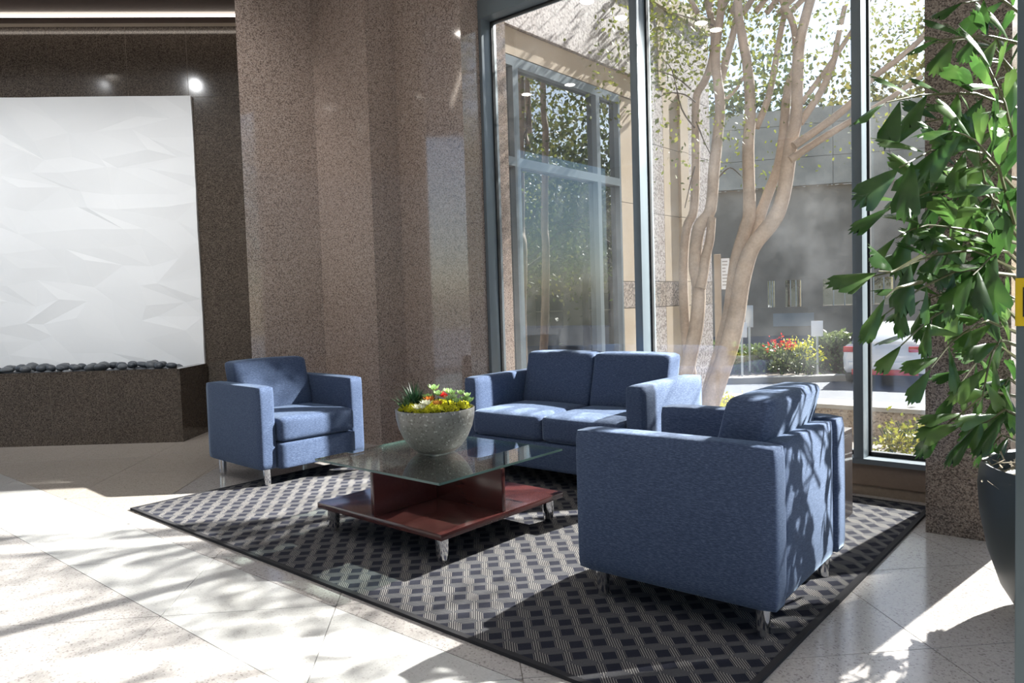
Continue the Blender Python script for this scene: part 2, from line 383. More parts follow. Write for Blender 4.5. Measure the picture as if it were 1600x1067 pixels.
def cushion_mesh(x0, x1, y0, y1, z0, z1, r=0.03, puff=(0, 0, 0), cuts=9, shear=None):
    """rounded soft block; puff = bulge per axis; shear(z)->dy leans it"""
    bm = bmesh.new(); bmesh.ops.create_cube(bm, size=2.0)
    bmesh.ops.subdivide_edges(bm, edges=bm.edges[:], cuts=cuts, use_grid_fill=True)
    h = Vector(((x1-x0)/2, (y1-y0)/2, (z1-z0)/2)); c = Vector(((x0+x1)/2, (y0+y1)/2, (z0+z1)/2))
    for v in bm.verts:
        q = Vector(v.co)
        # concentrate loops near edges
        q = Vector([math.copysign(min(1, abs(a))**0.75, a) for a in q])
        p = Vector((q.x*h.x, q.y*h.y, q.z*h.z))
        inn = Vector([max(-(h[i]-r), min(h[i]-r, p[i])) for i in range(3)])
        d = p-inn
        if d.length > 1e-9: p = inn+d.normalized()*r if d.length > r*0.999 else p
        b = [(1-q[i]*q[i]) for i in range(3)]
        p.x += puff[0]*math.copysign(1, q.x)*b[1]*b[2]*(abs(q.x) > 0.99)
        p.y += puff[1]*math.copysign(1, q.y)*b[0]*b[2]*(abs(q.y) > 0.99)
        p.z += puff[2]*math.copysign(1, q.z)*b[0]*b[1]*(abs(q.z) > 0.99)
        v.co = c+p
        if shear: v.co.y += shear(v.co.z)
    me = bpy.data.meshes.new('cushion'); bm.to_mesh(me); bm.free(); return me

def copy_tree(o, parent=None):
    kids = list(o.children)
    c = o.copy(); C.objects.link(c)
    if parent is not None: c.parent = parent
    for k in kids: copy_tree(k, c)
    return c

# ------------------------------------------------------------------ room shell
CEIL = 4.2
# floor: grout slab with diagonal stone tiles cut along straight border bands
floor = MB().box(-9.5, 4.0, -6.0, 4.30, -0.25, -0.006).build('floor', 'floor_grout'); floor['kind'] = 'structure'
def clip(poly, a, b, c):          # keep a*x+b*y <= c
    out = []
    for i in range(len(poly)):
        p, q = poly[i], poly[(i+1) % len(poly)]
        dp, dq = a*p[0]+b*p[1]-c, a*q[0]+b*q[1]-c
        if dp <= 0: out.append(p)
        if dp*dq < 0:
            t = dp/(dp-dq); out.append((p[0]+(q[0]-p[0])*t, p[1]+(q[1]-p[1])*t))
    return out
def parea(poly): return abs(sum(poly[i][0]*poly[(i+1) % len(poly)][1]-poly[(i+1) % len(poly)][0]*poly[i][1] for i in range(len(poly))))/2
def pinset(poly, g):
    cx = sum(p[0] for p in poly)/len(poly); cy = sum(p[1] for p in poly)/len(poly)
    out = poly
    n = len(poly)
    sgn = sum(poly[i][0]*poly[(i+1) % n][1]-poly[(i+1) % n][0]*poly[i][1] for i in range(n))
    for i in range(n):
        p, q = poly[i], poly[(i+1) % n]
        dx, dy = q[0]-p[0], q[1]-p[1]; L = math.hypot(dx, dy)
        if L < 1e-5: continue
        nx, ny = (dy/L, -dx/L) if sgn > 0 else (-dy/L, dx/L)
        out = clip(out, nx, ny, nx*p[0]+ny*p[1]-g)
        if len(out) < 3: return []
    return out
LEFT_B = (0.749, 0.662)           # band boundary running left of the rug: a*x+b*y = c
LEFT_C = -5.028*0.749+2.611*0.662
T_S = 0.905                       # diagonal of the square tiles
bands = [('white', [(0, 1, 1.605), (0, -1, -1.170)], 'floor_white'),
         ('front', [(0, 1, 1.170), (0, -1, -0.30)], 'floor_pink'),
         ('near', [(0, 1, 0.30)], 'floor_white'),
         ('border', [(0, -1, -1.605), (-LEFT_B[0], -LEFT_B[1], -LEFT_C)], 'floor_pink'),
         ('left', [(0, -1, -1.605), (LEFT_B[0], LEFT_B[1], LEFT_C)], 'floor_beige')]
ntile = 0
for i in range(-14, 16):
    for j in range(-14, 16):
        cx = -3.635+(i-j)*T_S/2; cy = 1.17+(i+j+1)*T_S/2
        sq = [(cx-T_S/2, cy), (cx, cy-T_S/2), (cx+T_S/2, cy), (cx, cy+T_S/2)]
        if not (-8.4 < cx < 1.6 and -0.9 < cy < 4.7): continue
        for nm, cl, mt in bands:
            poly = sq
            for (a, b, c) in [(0, 1, 4.29)]+cl:
                poly = clip(poly, a, b, c)
                if len(poly) < 3: break
            if len(poly) < 3 or parea(poly) < 0.004: continue
            poly = pinset(poly, 0.0015)
            if len(poly) < 3: continue
            MB().prism(poly, -0.02, 0.0).build('floor_tile', mt, floor, fix=True); ntile += 1
# plain slabs carry the floor on, out of frame
for (x0, x1, y0, y1) in ((-9.5, 4.0, -6.0, -1.36), (2.05, 4.0, -1.36, 4.29)):
    MB().box(x0, x1, y0, y1, -0.02, -0.0005).build('floor_slab', 'floor_white', floor)

ceil = MB().box(-9.5, 4.0, -6.0, 4.6, CEIL, CEIL+0.15).build('ceiling', 'ceiling'); ceil['kind'] = 'structure'

wf = MB().box(-9.5, 4.0, -6.2, -6.0, 0, CEIL).build('wall_front', 'floor_beige'); wf['kind'] = 'structure'  # unseen wall, added to keep sky light off the camera-facing sides

# granite pilasters left of the window (stepped), floor to ceiling
wb = setting('wall_back', label='polished brown speckled granite wall stepping back to the window')
MB().prism([(-5.315, 3.094), (-5.315, 3.785), (-5.95, 3.95), (-5.66, 3.50)], 0, CEIL).build('granite_pier', 'granite', wb)
MB().prism([(-5.315, 3.786), (-4.610, 3.786), (-4.610, 4.60), (-5.95, 4.60), (-5.95, 3.951)], 0, CEIL).build('granite_pier', 'granite', wb)
MB().prism([(-4.609, 4.082), (-3.869, 4.082), (-3.869, 4.60), (-4.609, 4.60)], 0, CEIL).build('granite_pier', 'granite', wb)
# under-sill wall and toe strip
MB().box(-3.868, 4.0, 4.31, 4.62, 0.05, 0.170).build('sill_wall', 'sill_stone', wb)
MB().box(-3.868, 4.0, 4.325, 4.62, -0.25, 0.049).build('toe_strip', 'concrete_dark', wb)
MB().box(-3.868, 4.0, 4.28, 4.62, 3.44, CEIL).build('header_panel', 'granite', wb)
# right granite column
wr = setting('wall_right', label='brown mottled granite column behind the potted palm')
MB().box(-0.720, -0.395, 3.760, 4.60, 0, CEIL).build('granite_column', 'granite_rough', wr)

# window_1 : storefront glazing
w1 = setting('window_1', label='tall storefront window in blue-grey frames')
YF, YG = 4.28, 4.395
for x0, x1 in ((-3.868, -3.838), (-2.537, -2.480), (-1.173, -1.121), (0.19, 0.245), (1.55, 1.605)):
    MB().box(x0, x1, YF, YG+0.06, 0.200, 3.30).build('mullion', 'frame', w1, bevel=0.003)
MB().box(-3.868, 4.0, YF, YG+0.06, 3.30, 3.44).build('head_frame', 'frame', w1)
MB().box(-3.868, 4.0, YF, YG+0.14, 0.171, 0.200).build('window_sill', 'frame', w1)
for x0, x1 in ((-3.838, -2.537), (-2.480, -1.173), (-1.121, 0.19), (0.245, 1.55)):
    p = MB().box(x0+0.012, x1-0.012, YG, YG+0.012, 0.222, 3.288).build('pane', 'pane', w1)
    g = MB()
    g.box(x0, x0+0.012, YG-0.008, YG+0.02, 0.2, 3.3).box(x1-0.012, x1, YG-0.008, YG+0.02, 0.2, 3.3)
    g.box(x0, x1, YG-0.008, YG+0.02, 0.2, 0.222).box(x0, x1, YG-0.008, YG+0.02, 3.288, 3.3)
    g.build('gasket', 'gasket', w1)

# feature wall at 45 degrees on the left
W0 = Vector((-6.306, 2.959, 0)); WU = Vector((-0.768, -0.641, 0)).normalized(); WN = Vector((0.641, -0.768, 0)).normalized()
WB = W0-WN*0.595
WV = (WU*math.cos(math.radians(4.6))+WN*math.sin(math.radians(4.6))); WM = Vector((0, 0, 1)).cross(WV)*-1
WM = WM if WM.dot(WN) > 0 else -WM
UP = Vector((0, 0, 1))
wl_ = setting('wall_left', label='dark granite tile wall behind the white relief panel')
MB().obox(WB-WV*1.2-WM*0.25, WV*5.0, WM*0.246, UP*CEIL).build('wall_core', 'grout_dark', wl_)
TZ = [0.0, 0.648-0.617+0.0, 0.648, 1.269, 1.884, 2.500, 3.115, 3.76]
TX = [-1.2, -0.66, 0.03, 0.571, 1.268, 1.92, 2.58, 3.24, 3.8]
for a in range(len(TX)-1):
    for b in range(1, len(TZ)-1):
        x0, x1, z0, z1 = TX[a], TX[a+1], TZ[b], TZ[b+1]
        if 0.02 < x0 and x1 < 3.3 and z0 > 0.6 and z1 < 3.2: continue      # behind the white panel
        MB().obox(WB+WV*(x0+0.002)-WM*0.0038+UP*(z0+0.002), WV*(x1-x0-0.004), WM*0.0038, UP*(z1-z0-0.004)).build('wall_tile', 'tile_dark', wl_)
# white faceted relief panel
random.seed(11)
px0, px1, pz0, pz1 = 0.0, 3.235, 0.56, 3.118
NX, NZ = 12, 15
grid = {}
for i in range(NX+1):
    for k in range(NZ+1):
        edge_i = i in (0, NX); edge_k = k in (0, NZ)
        x = px0+(px1-px0)*i/NX+(0 if edge_i else random.uniform(-.10, .10)+(.07 if k % 2 else -.07))
        z = pz0+(pz1-pz0)*k/NZ+(0 if edge_k else random.uniform(-.055, .055))
        d = 0.034+random.uniform(-.009, .009)
        grid[i, k] = WB+WV*x+UP*z+WM*d
vs = []; fs = []; idx = {}
for key, p in grid.items(): idx[key] = len(vs); vs.append(p)
for i in range(NX):
    for k in range(NZ):
        a, b, c, d = idx[i, k], idx[i+1, k], idx[i+1, k+1], idx[i, k+1]
        if random.random() < 0.72: fs += [(a, b, c), (a, c, d)]
        else: fs += [(a, b, d), (b, c, d)]
ring = [(i, 0) for i in range(NX+1)]+[(NX, k) for k in range(1, NZ+1)]+[(i, NZ) for i in range(NX-1, -1, -1)]+[(0, k) for k in range(NZ-1, 0, -1)]
base_i = {}
for key in ring:
    q = grid[key]; dd = (q-WB).dot(WM); base_i[key] = len(vs); vs.append(q-WM*(dd-0.001))
for a, b in zip(ring, ring[1:]+ring[:1]): fs.append((idx[a], base_i[a], base_i[b], idx[b]))
pan = MB().add(vs, fs).build('relief_panel', 'white_panel')
tag(pan, 'large white wall panel of soft angular facets above the pebble planter', 'wall panel')

# soffit and light strip over it
sf = MB(); sf.obox(WB-WV*1.2+UP*3.79, WV*5.0, WM*1.5, UP*0.12); sf = sf.build('trim_1', 'soffit'); sf['kind'] = 'structure'
ls = MB().obox(WB-WV*0.9+WM*0.185+UP*3.772, WV*4.4, WM*0.03, UP*0.014).build('strip_light', 'lamp_strip')
tag(ls, 'long warm white linear light strip under the brown soffit', 'light')
# low granite planter box under the panel
pl = thing('pebble_planter', 'long low dark granite planter box filled with grey pebbles', 'planter', W0)
PLH = 0.639
def pbox(u0, u1, n0, n1, z0, z1):
    return MB().obox(WU*u0+WN*n0+UP*z0, WU*(u1-u0), WN*(n1-n0), UP*(z1-z0))
joints = [0.0, 0.625, 1.115, 1.75, 2.4, 3.1]
for a, b in zip(joints[:-1], joints[1:]):
    pbox(a+0.0025, b-0.0025, -0.004, 0.0, 0.0, PLH-0.012).build('front_slab', 'tile_dark', pl)
pbox(-0.02, 0.0, -0.575, -0.0045, 0.0, PLH-0.012).build('end_slab', 'tile_dark', pl)
pbox(0.001, 3.1, -0.04, -0.0042, 0.0, PLH-0.014).build('core', 'grout_dark', pl)
cp = pbox(-0.022, 3.1, -0.085, 0.003, PLH-0.012, PLH); cp.obox(WU*-0.022+WN*-0.565+UP*(PLH-0.012), WU*0.085, WN*0.479, UP*0.012)
cp.build('coping', 'tile_dark', pl)
pbox(0.001, 3.1, -0.33, -0.041, 0.0, 0.575).build('fill', 'soil', pl)

# pebbles
random.seed(5)
pm = []
for k in range(6):
    bm = bmesh.new(); bmesh.ops.create_icosphere(bm, subdivisions=2, radius=1.0)
    off = Vector((k*7.1, k*3.3, 1.7))
    for v in bm.verts:
        v.co *= 1+0.16*mnoise.noise(v.co*0.9+off)
    me = bpy.data.meshes.new('pebble'); bm.to_mesh(me); bm.free()
    for p in me.polygons: p.use_smooth = True
    me.materials.append(M['pebble' if k % 2 else 'pebble2']); pm.append(me)
npeb = 0
for layer in range(2):
    step = 0.092
    for a in range(int(1.86/step)):
        for b in range(6 if layer == 0 else 4):
            if layer == 1 and random.random() < 0.35: continue
            u = 0.11+a*step+random.uniform(-.018, .018)+(0.04 if b % 2 else 0)
            n_ = -(0.125+b*0.088+random.uniform(-.012, .012)) if layer == 0 else -(0.15+b*0.11+random.uniform(-.02, .02))
            if n_ < -(0.595-0.080*u)+0.10: continue
            s = random.uniform(0.036, 0.056)
            o = bpy.data.objects.new('pebble', random.choice(pm)); C.objects.link(o)
            o.scale = (s*random.uniform(1.0, 1.25), s, s*random.uniform(0.6, 0.85))
            o.rotation_euler = (random.uniform(-.3, .3), random.uniform(-.3, .3), random.uniform(0, 6.3))
            z = 0.604 if layer == 0 else 0.662
            o.location = W0+WU*u+WN*n_+UP*(z+random.uniform(-.004, .006))
            tag(o, 'smooth grey river pebble lying in the long granite planter', 'pebble', 'pebbles in the granite planter'); npeb += 1

# ceiling downlights and one linear light, seen as reflections in glass and granite
for (x, y) in DOWNLIGHTS[:13]:
    t = thing('downlight', 'small round recessed ceiling downlight seen as a reflection', 'light', (x, y, CEIL), 0, 'recessed downlights in the lobby ceiling')
    MB().lathe([(0.085, -0.012), (0.085, 0.0)], 20).build('lamp_trim', 'ceiling', t)
    MB().lathe([(0.065, -0.016), (0.065, -0.0125)], 20).build('lamp_lens', 'lamp', t)
t = thing('linear_light', 'slim linear ceiling light parallel to the feature wall', 'light', (-7.2, 0.65, CEIL))
MB().obox(-WU*1.5-WN*0.03-UP*0.03, WU*3.0, WN*0.06, UP*0.03).build('light_housing', 'ceiling', t)
MB().obox(-WU*1.48-WN*0.02-UP*0.036, WU*2.96, WN*0.04, UP*0.005).build('light_lens', 'lamp_strip', t)

# ------------------------------------------------------------------ rug
RUG_A = -0.016
rug = thing('area_rug', 'large dark area rug with hexagon wave pattern under the seating', 'rug', (-4.371, 1.738, 0), RUG_A)
RW, RD = 3.563, 2.50
MB().box(0.022, RW-0.022, 0.022, RD-0.022, 0.0005, 0.012).build('rug_pile', 'rug', rug)
e = MB(); e.box(0, RW, 0, 0.021, 0.0005, 0.013).box(0, RW, RD-0.021, RD, 0.0005, 0.013).box(0, 0.021, 0.0215, RD-0.0215, 0.0005, 0.013).box(RW-0.021, RW, 0.0215, RD-0.0215, 0.0005, 0.013)
e.build('rug_binding', 'rug_edge', rug)
RT = 0.013

# ------------------------------------------------------------------ upholstered seats
def seat_unit(name, label, W, seats, loc, rz, group=None, cat='armchair', z_rug=RT):
    D, ARM, TOP, BOT = 0.742, 0.108, 0.6415, 0.118
    t = thing(name, label, cat, loc, rz, group)
    h = W/2; f = -D/2; b = D/2
    def soft(nm, *a, **k):
        return link(nm, cushion_mesh(*a, **k), 'fabric', t, None, True)
    for s in (-1, 1):
        x0, x1 = (-h, -h+ARM) if s < 0 else (h-ARM, h)
        soft('arm', x0, x1, f, b, BOT, TOP, r=0.020, puff=(0.004, 0.004, 0.004), cuts=9)
    iw = h-ARM-0.002
    soft('back_frame', -iw, iw, b-0.115, b-0.012, BOT, TOP-0.006, r=0.016, puff=(0, 0.006, 0.004), cuts=9)
    soft('seat_base', -iw, iw, f-0.045, b-0.12, BOT-0.002, 0.283, r=0.012, puff=(0, 0.004, 0), cuts=9)
    sw = 2*iw/seats
    for k in range(seats):
        x0 = -iw+sw*k+0.002; x1 = x0+sw-0.004
        soft('seat_cushion', x0, x1, f-0.052, b-0.20, 0.286, 0.442, r=0.032, puff=(0, 0.008, 0.012), cuts=11)
        lean = lambda z: 0.085*(z-0.44)/0.34
        soft('back_cushion', x0, x1, b-0.290, b-0.128, 0.425, 0.775, r=0.030, puff=(0, 0.014, 0.008), cuts=11, shear=lean)
    for sx in (-1, 1):
        for sy in (-1, 1):
            MB().lathe([(0.021, z_rug), (0.023, z_rug+0.01), (0.0255, BOT)], 18, sx*(h-0.068), sy*(D/2-0.068)).build('leg', 'chrome', t, smooth=True)
    return t
def rect_center(ox, oy, a, w, d):
    return (ox+math.cos(a)*w/2-math.sin(a)*d/2, oy+math.sin(a)*w/2+math.cos(a)*d/2, 0)
seat_unit('armchair', 'blue armchair in the foreground, its back and side turned to us', 0.775, 1, rect_center(-1.576, 2.199, 0.018, 0.742, 0.775), -PI/2+0.018)
seat_unit('armchair', 'blue armchair at far left, facing right toward the coffee table', 0.775, 1, rect_center(-4.850, 2.459, -0.049, 0.742, 0.775), PI/2-0.049)
seat_unit('loveseat', 'blue two-seat sofa under the tall window, behind the coffee table', 1.326, 2, rect_center(-3.340, 3.4415, 0.003, 1.326, 0.742), 0.003, cat='sofa')

# ------------------------------------------------------------------ coffee table
TA = -0.0123
ct = thing('coffee_table', 'low glass coffee table with dark cherry base and chrome legs', 'coffee table', rect_center(-3.0746, 2.1026, TA, 0.885, 0.843), TA)
hx, hy = 0.4425, 0.4215
MB().box(-hx, hx, -hy, hy, 0.131, 0.160).build('shelf', 'cherry', ct, bevel=0.002)
MB().box(-0.024, 0.0, -hy+0.006, hy-0.006, 0.1605, 0.361).build('upright_panel', 'cherry', ct, bevel=0.0015)
for x0, x1 in ((-hx+0.006, -0.0245), (0.0005, hx-0.006)):
    MB().box(x0, x1, -0.030, -0.006, 0.1605, 0.361).build('upright_panel', 'cherry', ct, bevel=0.0015)
gt = MB().box(-hx, hx, -hy, hy, 0.367, 0.377).build('glass_top', 'table_glass', ct)
ge = MB()
for a in ((-hx-.0015, hx+.0015, -hy-.0015, -hy, .367, .377), (-hx-.0015, hx+.0015, hy, hy+.0015, .367, .377), (-hx-.0015, -hx, -hy, hy, .367, .377), (hx, hx+.0015, -hy, hy, .367, .377)): ge.box(*a)
ge.build('glass_edge', 'glass_edge', ct)
for (x, y) in ((-0.012, -hy+0.03), (-0.012, hy-0.03), (-hx+0.03, -0.018), (hx-0.03, -0.018)):
    MB().lathe([(0.010, 0.361), (0.010, 0.3668)], 12, x, y).build('standoff', 'chrome', ct, smooth=True)
for sx in (-1, 1):
    for sy in (-1, 1):
        MB().lathe([(0.012, RT), (0.019, RT+0.006), (0.024, RT+0.02), (0.029, RT+0.06), (0.030, 0.131)], 18, sx*(hx-0.055), sy*(hy-0.055)).build('leg', 'chrome', ct, smooth=True)

# end table between sofa and armchair (only its dark edge shows)
et = thing('end_table', 'dark wooden end table standing behind the foreground armchair', 'side table', (-1.36, 3.62, 0), 0.0)
MB().box(-0.30, 0.30, -0.23, 0.23, 0.415, 0.443).build('tabletop', 'dark_wood', et, bevel=0.002)
for x0, x1 in ((-0.30, -0.272), (0.272, 0.30)):
    MB().box(x0, x1, -0.228, 0.228, RT, 0.4145).build('side_panel', 'dark_wood', et, bevel=0.0015)
MB().box(-0.2715, 0.2715, -0.01, 0.015, 0.12, 0.4145).build('middle_panel', 'dark_wood', et)

# ------------------------------------------------------------------ bowl of succulents
BX, BY, BZ = -2.675, 2.545, 0.3775
bw = thing('succulent_bowl', 'mottled grey bowl planted with succulents on the glass tabletop', 'planter', (BX, BY, BZ))
prof = [(0.0001, 0.0), (0.070, 0.001), (0.100, 0.010), (0.132, 0.035), (0.163, 0.080), (0.185, 0.130), (0.196, 0.180), (0.199, 0.221), (0.1965, 0.225), (0.191, 0.221), (0.186, 0.190), (0.16, 0.165), (0.0001, 0.16)]
bmb = MB(); bmb.lathe(prof, 48, cap=False)
bmb.build('bowl', 'bowl', bw, smooth=True)
MB().lathe([(0.182, 0.186), (0.187, 0.204), (0.12, 0.221), (0.0001, 0.231)], 32, cap=False).build('soil', 'soil', bw, smooth=True)
random.seed(3)
# moss mounds
mo = MB()
def blob_pts(mb, c, r, n, leaf):
    for _ in range(n):
        d = Vector((random.gauss(0, 1), random.gauss(0, 1), abs(random.gauss(0, 1)))).normalized()
        p = Vector(c)+d*r*random.uniform(.75, 1.0)
        q = d.cross(Vector((random.gauss(0, 1), random.gauss(0, 1), random.gauss(0, 1)))).normalized()
        s = d.cross(q)
        mb.add([p-q*leaf*.5, p+s*leaf*.5+d*leaf*.4, p+q*leaf*.5, p-s*leaf*.5+d*leaf*.4], [(0, 1, 2), (0, 2, 3)])
        mb.add([p, p+q*leaf*.35+d*leaf, p-q*leaf*.35+d*leaf*1.1], [(0, 1, 2)])
for k in range(46):
    a = k*2.399; r = 0.02+0.140*math.sqrt((k+.5)/46)
    blob_pts(mo, (r*math.cos(a), r*math.sin(a), 0.214+0.014*random.random()), 0.026, 90, 0.009)
tag(mo.build('moss', 'moss', bw, fix=False), kind='stuff')
def blades(name, mat, cx, cy, n, L, spread, w, z0=0.216, droop=0.3):
    b = MB()
    for _ in range(n):
        a = random.uniform(0, 2*PI); tl = random.uniform(0.15, 1)*spread; l = L*random.uniform(.65, 1.05)
        d = Vector((math.cos(a)*math.sin(tl), math.sin(a)*math.sin(tl), math.cos(tl))); s = d.cross(UP).normalized() if tl > .01 else Vector((1, 0, 0))
        p0 = Vector((cx+random.uniform(-.012, .012), cy+random.uniform(-.012, .012), z0)); p1 = p0+d*l*.55; p2 = p0+d*l-UP*l*droop*math.sin(tl)
        b.add([p0-s*w*.6, p0+s*w*.6, p1+s*w*.5, p1-s*w*.5, p2], [(0, 1, 2, 3), (3, 2, 4)])
    return b.build(name, mat, bw, fix=False)
def rosette(name, mat, c, R, rings, tilt, w, parent):
    b = MB(); 
    for ri in range(rings):
        n = 5+ri*2; el = 1.25-ri*(1.0/rings)
        for k in range(n):
            a = 2*PI*k/n+ri*.5+random.uniform(-.1, .1); l = R*(0.5+0.5*(ri+1)/rings)
            d = Vector((math.cos(a)*math.cos(el), math.sin(a)*math.cos(el), math.sin(el))); s = Vector((-math.sin(a), math.cos(a), 0)); nn = d.cross(s)
            p = Vector(c)
            b.add([p, p+d*l*.5+s*w, p+d*l*.55-nn*w*.35, p+d*l*.5-s*w, p+d*l+UP*l*.1], [(0, 1, 2), (0, 2, 3), (1, 4, 2), (2, 4, 3)])
    o = b.build(name, mat, parent, fix=False); return o
CX = Vector((rt0.x, rt0.y, 0)); CY = Vector((fw.x, fw.y, 0)).normalized()
def bp(r, f): v = CX*r+CY*f; return v.x, v.y
x, y = bp(-0.105, 0.03); blades('grass_tuft', 'grass', x, y, 130, 0.165, 1.0, 0.006)
x, y = bp(-0.14, -0.03); blades('grass_tuft', 'grass', x, y, 60, 0.115, 1.15, 0.006)
def sprig(name, c, hgt, n, R, mat='succulent'):
    st = MB().tube([Vector(c), Vector(c)+UP*hgt*.9], 0.003, 5).build('stem', 'grass', None)
    o = rosette(name, mat, Vector(c)+UP*hgt, R, 2, 0, R*.26, bw)
    st.parent = o
    return o
for (r, f, h_, R) in ((-0.005, 0.03, 0.075, 0.045), (0.02, -0.01, 0.055, 0.04), (-0.035, 0.0, 0.04, 0.04), (0.085, 0.02, 0.055, 0.035), (0.10, -0.04, 0.045, 0.034), (0.13, 0.02, 0.055, 0.032), (0.155, -0.02, 0.03, 0.036), (0.175, 0.01, 0.02, 0.035), (0.115, -0.08, 0.03, 0.035), (0.075, -0.06, 0.04, 0.035), (0.16, 0.06, 0.04, 0.03), (0.06, 0.06, 0.06, 0.035)):
    x, y = bp(r, f); sprig('succulent_sprig', (x, y, 0.221), h_*1.1, 6, R)
x, y = bp(-0.06, -0.135); rosette('cream_rosette', 'cream_petal', (x, y, 0.228), 0.050, 3, 0, 0.012, bw)
x, y = bp(-0.03, -0.12); rosette('cream_rosette', 'cream_petal', (x, y, 0.25), 0.042, 3, 0, 0.010, bw)
x, y = bp(-0.025, -0.03); rosette('orange_rosette', 'orange_petal', (x, y, 0.258), 0.042, 3, 0, 0.012, bw)
x, y = bp(0.02, -0.06); rosette('orange_rosette', 'orange_petal', (x, y, 0.24), 0.04, 3, 0, 0.012, bw)
for (r, f, z) in ((0.045, -0.01, 0.275), (0.065, -0.03, 0.268), (0.03, 0.02, 0.28)):
    x, y = bp(r, f); rosette('red_rosette', 'red_petal', (x, y, z), 0.030, 3, 0, 0.010, bw)

# ------------------------------------------------------------------ potted fishtail palm
PX, PY = -0.085, 3.02
palm = thing('potted_palm', 'tall fishtail palm in a charcoal planter beside the granite column', 'potted plant', (PX, PY, 0))
pp = [(0.0001, 0.0), (0.19, 0.0), (0.215, 0.02), (0.262, 0.10), (0.300, 0.22), (0.322, 0.34), (0.328, 0.44), (0.322, 0.50), (0.314, 0.52), (0.300, 0.515), (0.298, 0.46), (0.0001, 0.455)]
b_ = MB(); b_.lathe(pp, 48, cap=False); b_.build('pot', 'pot', palm, smooth=True)
hk = MB(); random.seed(8)
for _ in range(420):
    a = random.uniform(0, 2*PI); r = random.uniform(.05, .33); z = 0.47+random.uniform(0, .05)
    if r > .3: z = random.uniform(.44, .53); r = random.uniform(.325, .34) if z < .515 else r
    p = Vector((r*math.cos(a), r*math.sin(a), z)); q = p+Vector((random.uniform(-.05, .05), random.uniform(-.05, .05), random.uniform(-.03, .03)))
    s = Vector((random.gauss(0, 1), random.gauss(0, 1), random.gauss(0, 1))).normalized()*.003
    hk.add([p-s, p+s, q+s, q-s], [(0, 1, 2, 3)])
tag(hk.build('fibre_mulch', 'husk', palm, fix=False), kind='stuff')
def fishtail_mesh(seed):
    rnd = random.Random(seed); pts = []
    # wedge: narrow base, ragged oblique end, folded along midrib
    L = 1.0; half = rnd.uniform(.15, .235)
    top = [(0, 0.0), (.25, half*.42), (.5, half*.72), (.72, half), (.82, half*1.05)]
    tip = [(.90+rnd.uniform(-.03, .03), half*.75), (.86, half*.55), (.97, half*.4), (.92, half*.18), (1.05, 0.02), (.93, -half*.15), (.98, -half*.4), (.84, -half*.5), (.86, -half*.8)]
    bot = [(.70, -half*.95), (.5, -half*.66), (.25, -half*.36)]
    outl = top+tip+bot
    def zz(x, y): return -0.35*abs(y)-0.16*x*x+0.03*math.sin(9*y+seed)
    vs = [(x, y, zz(x, y)) for x, y in outl]
    mid = [(.25, 0, zz(.25, 0)+.01), (.5, 0, zz(.5, 0)+.012), (.75, 0, zz(.75, 0)+.01)]
    n = len(vs); vs += mid
    m0, m1, m2 = n, n+1, n+2
    fs = [(0, m0, 1), (1, m0, m1, 2), (2, m1, m2, 3), (3, m2, 4)]
    for i in range(4, 13): fs.append((i, m2, i+1))
    fs += [(13, m2, 14), (14, m2, m1, 15), (15, m1, m0, 16), (16, m0, 0)]
    me = bpy.data.meshes.new('leaflet'); me.from_pydata(vs, [], fs); me.materials.append(M['palm_leaf'])
    for p in me.polygons: p.use_smooth = True
    me.update(); return me
leafs = [fishtail_mesh(s) for s in range(6)]
random.seed(21)
def frond(path, n, size, one_sided=0, droop=0.16, start=0.25):
    """path: world points from cane to tip; leaflets alternate along it"""
    pts = [Vector(p)-Vector((PX, PY, 0)) for p in path]
    # resample
    seg = [(pts[i+1]-pts[i]).length for i in range(len(pts)-1)]; tot = sum(seg)
    def sample(t):
        d = t*tot
        for i, s in enumerate(seg):
            if d <= s or i == len(seg)-1: return pts[i].lerp(pts[i+1], min(1, d/s)), (pts[i+1]-pts[i]).normalized()
            d -= s
    rb = MB().tube([sample(k/8)[0] for k in range(9)], [0.006*(1-.75*k/8)+.001 for k in range(9)], 5).build('frond', 'palm_stem', palm, smooth=True)
    for k in range(n):
        t = start+(1-start)*k/(n-1) if n > 1 else 1
        p, d = sample(t)
        side = 1 if k % 2 else -1
        view = CY
        lat = d.cross(view).normalized()*side
        if k == n-1: dirn = d
        else: dirn = (d*random.uniform(.55, .95)+lat*random.uniform(.55, .95)+view*random.uniform(-.55, .35)).normalized()
        dirn = (dirn-UP*droop*random.uniform(.3, 1)).normalized()
        nrm = (UP*random.uniform(.3, 1)-view*random.uniform(.1, .9)+Vector((random.uniform(-.3, .3), random.uniform(-.3, .3), 0)))
        yv = nrm.cross(dirn).normalized(); zv = dirn.cross(yv)
        s = size*random.uniform(.8, 1.35)
        o = bpy.data.objects.new('leaflet', random.choice(leafs)); C.objects.link(o); o.parent = rb
        w_ = random.uniform(.8, 1.25)
        o.matrix_local = Matrix(((dirn.x*s, yv.x*s*w_, zv.x*s, p.x), (dirn.y*s, yv.y*s*w_, zv.y*s, p.y), (dirn.z*s, yv.z*s*w_, zv.z*s, p.z), (0, 0, 0, 1)))
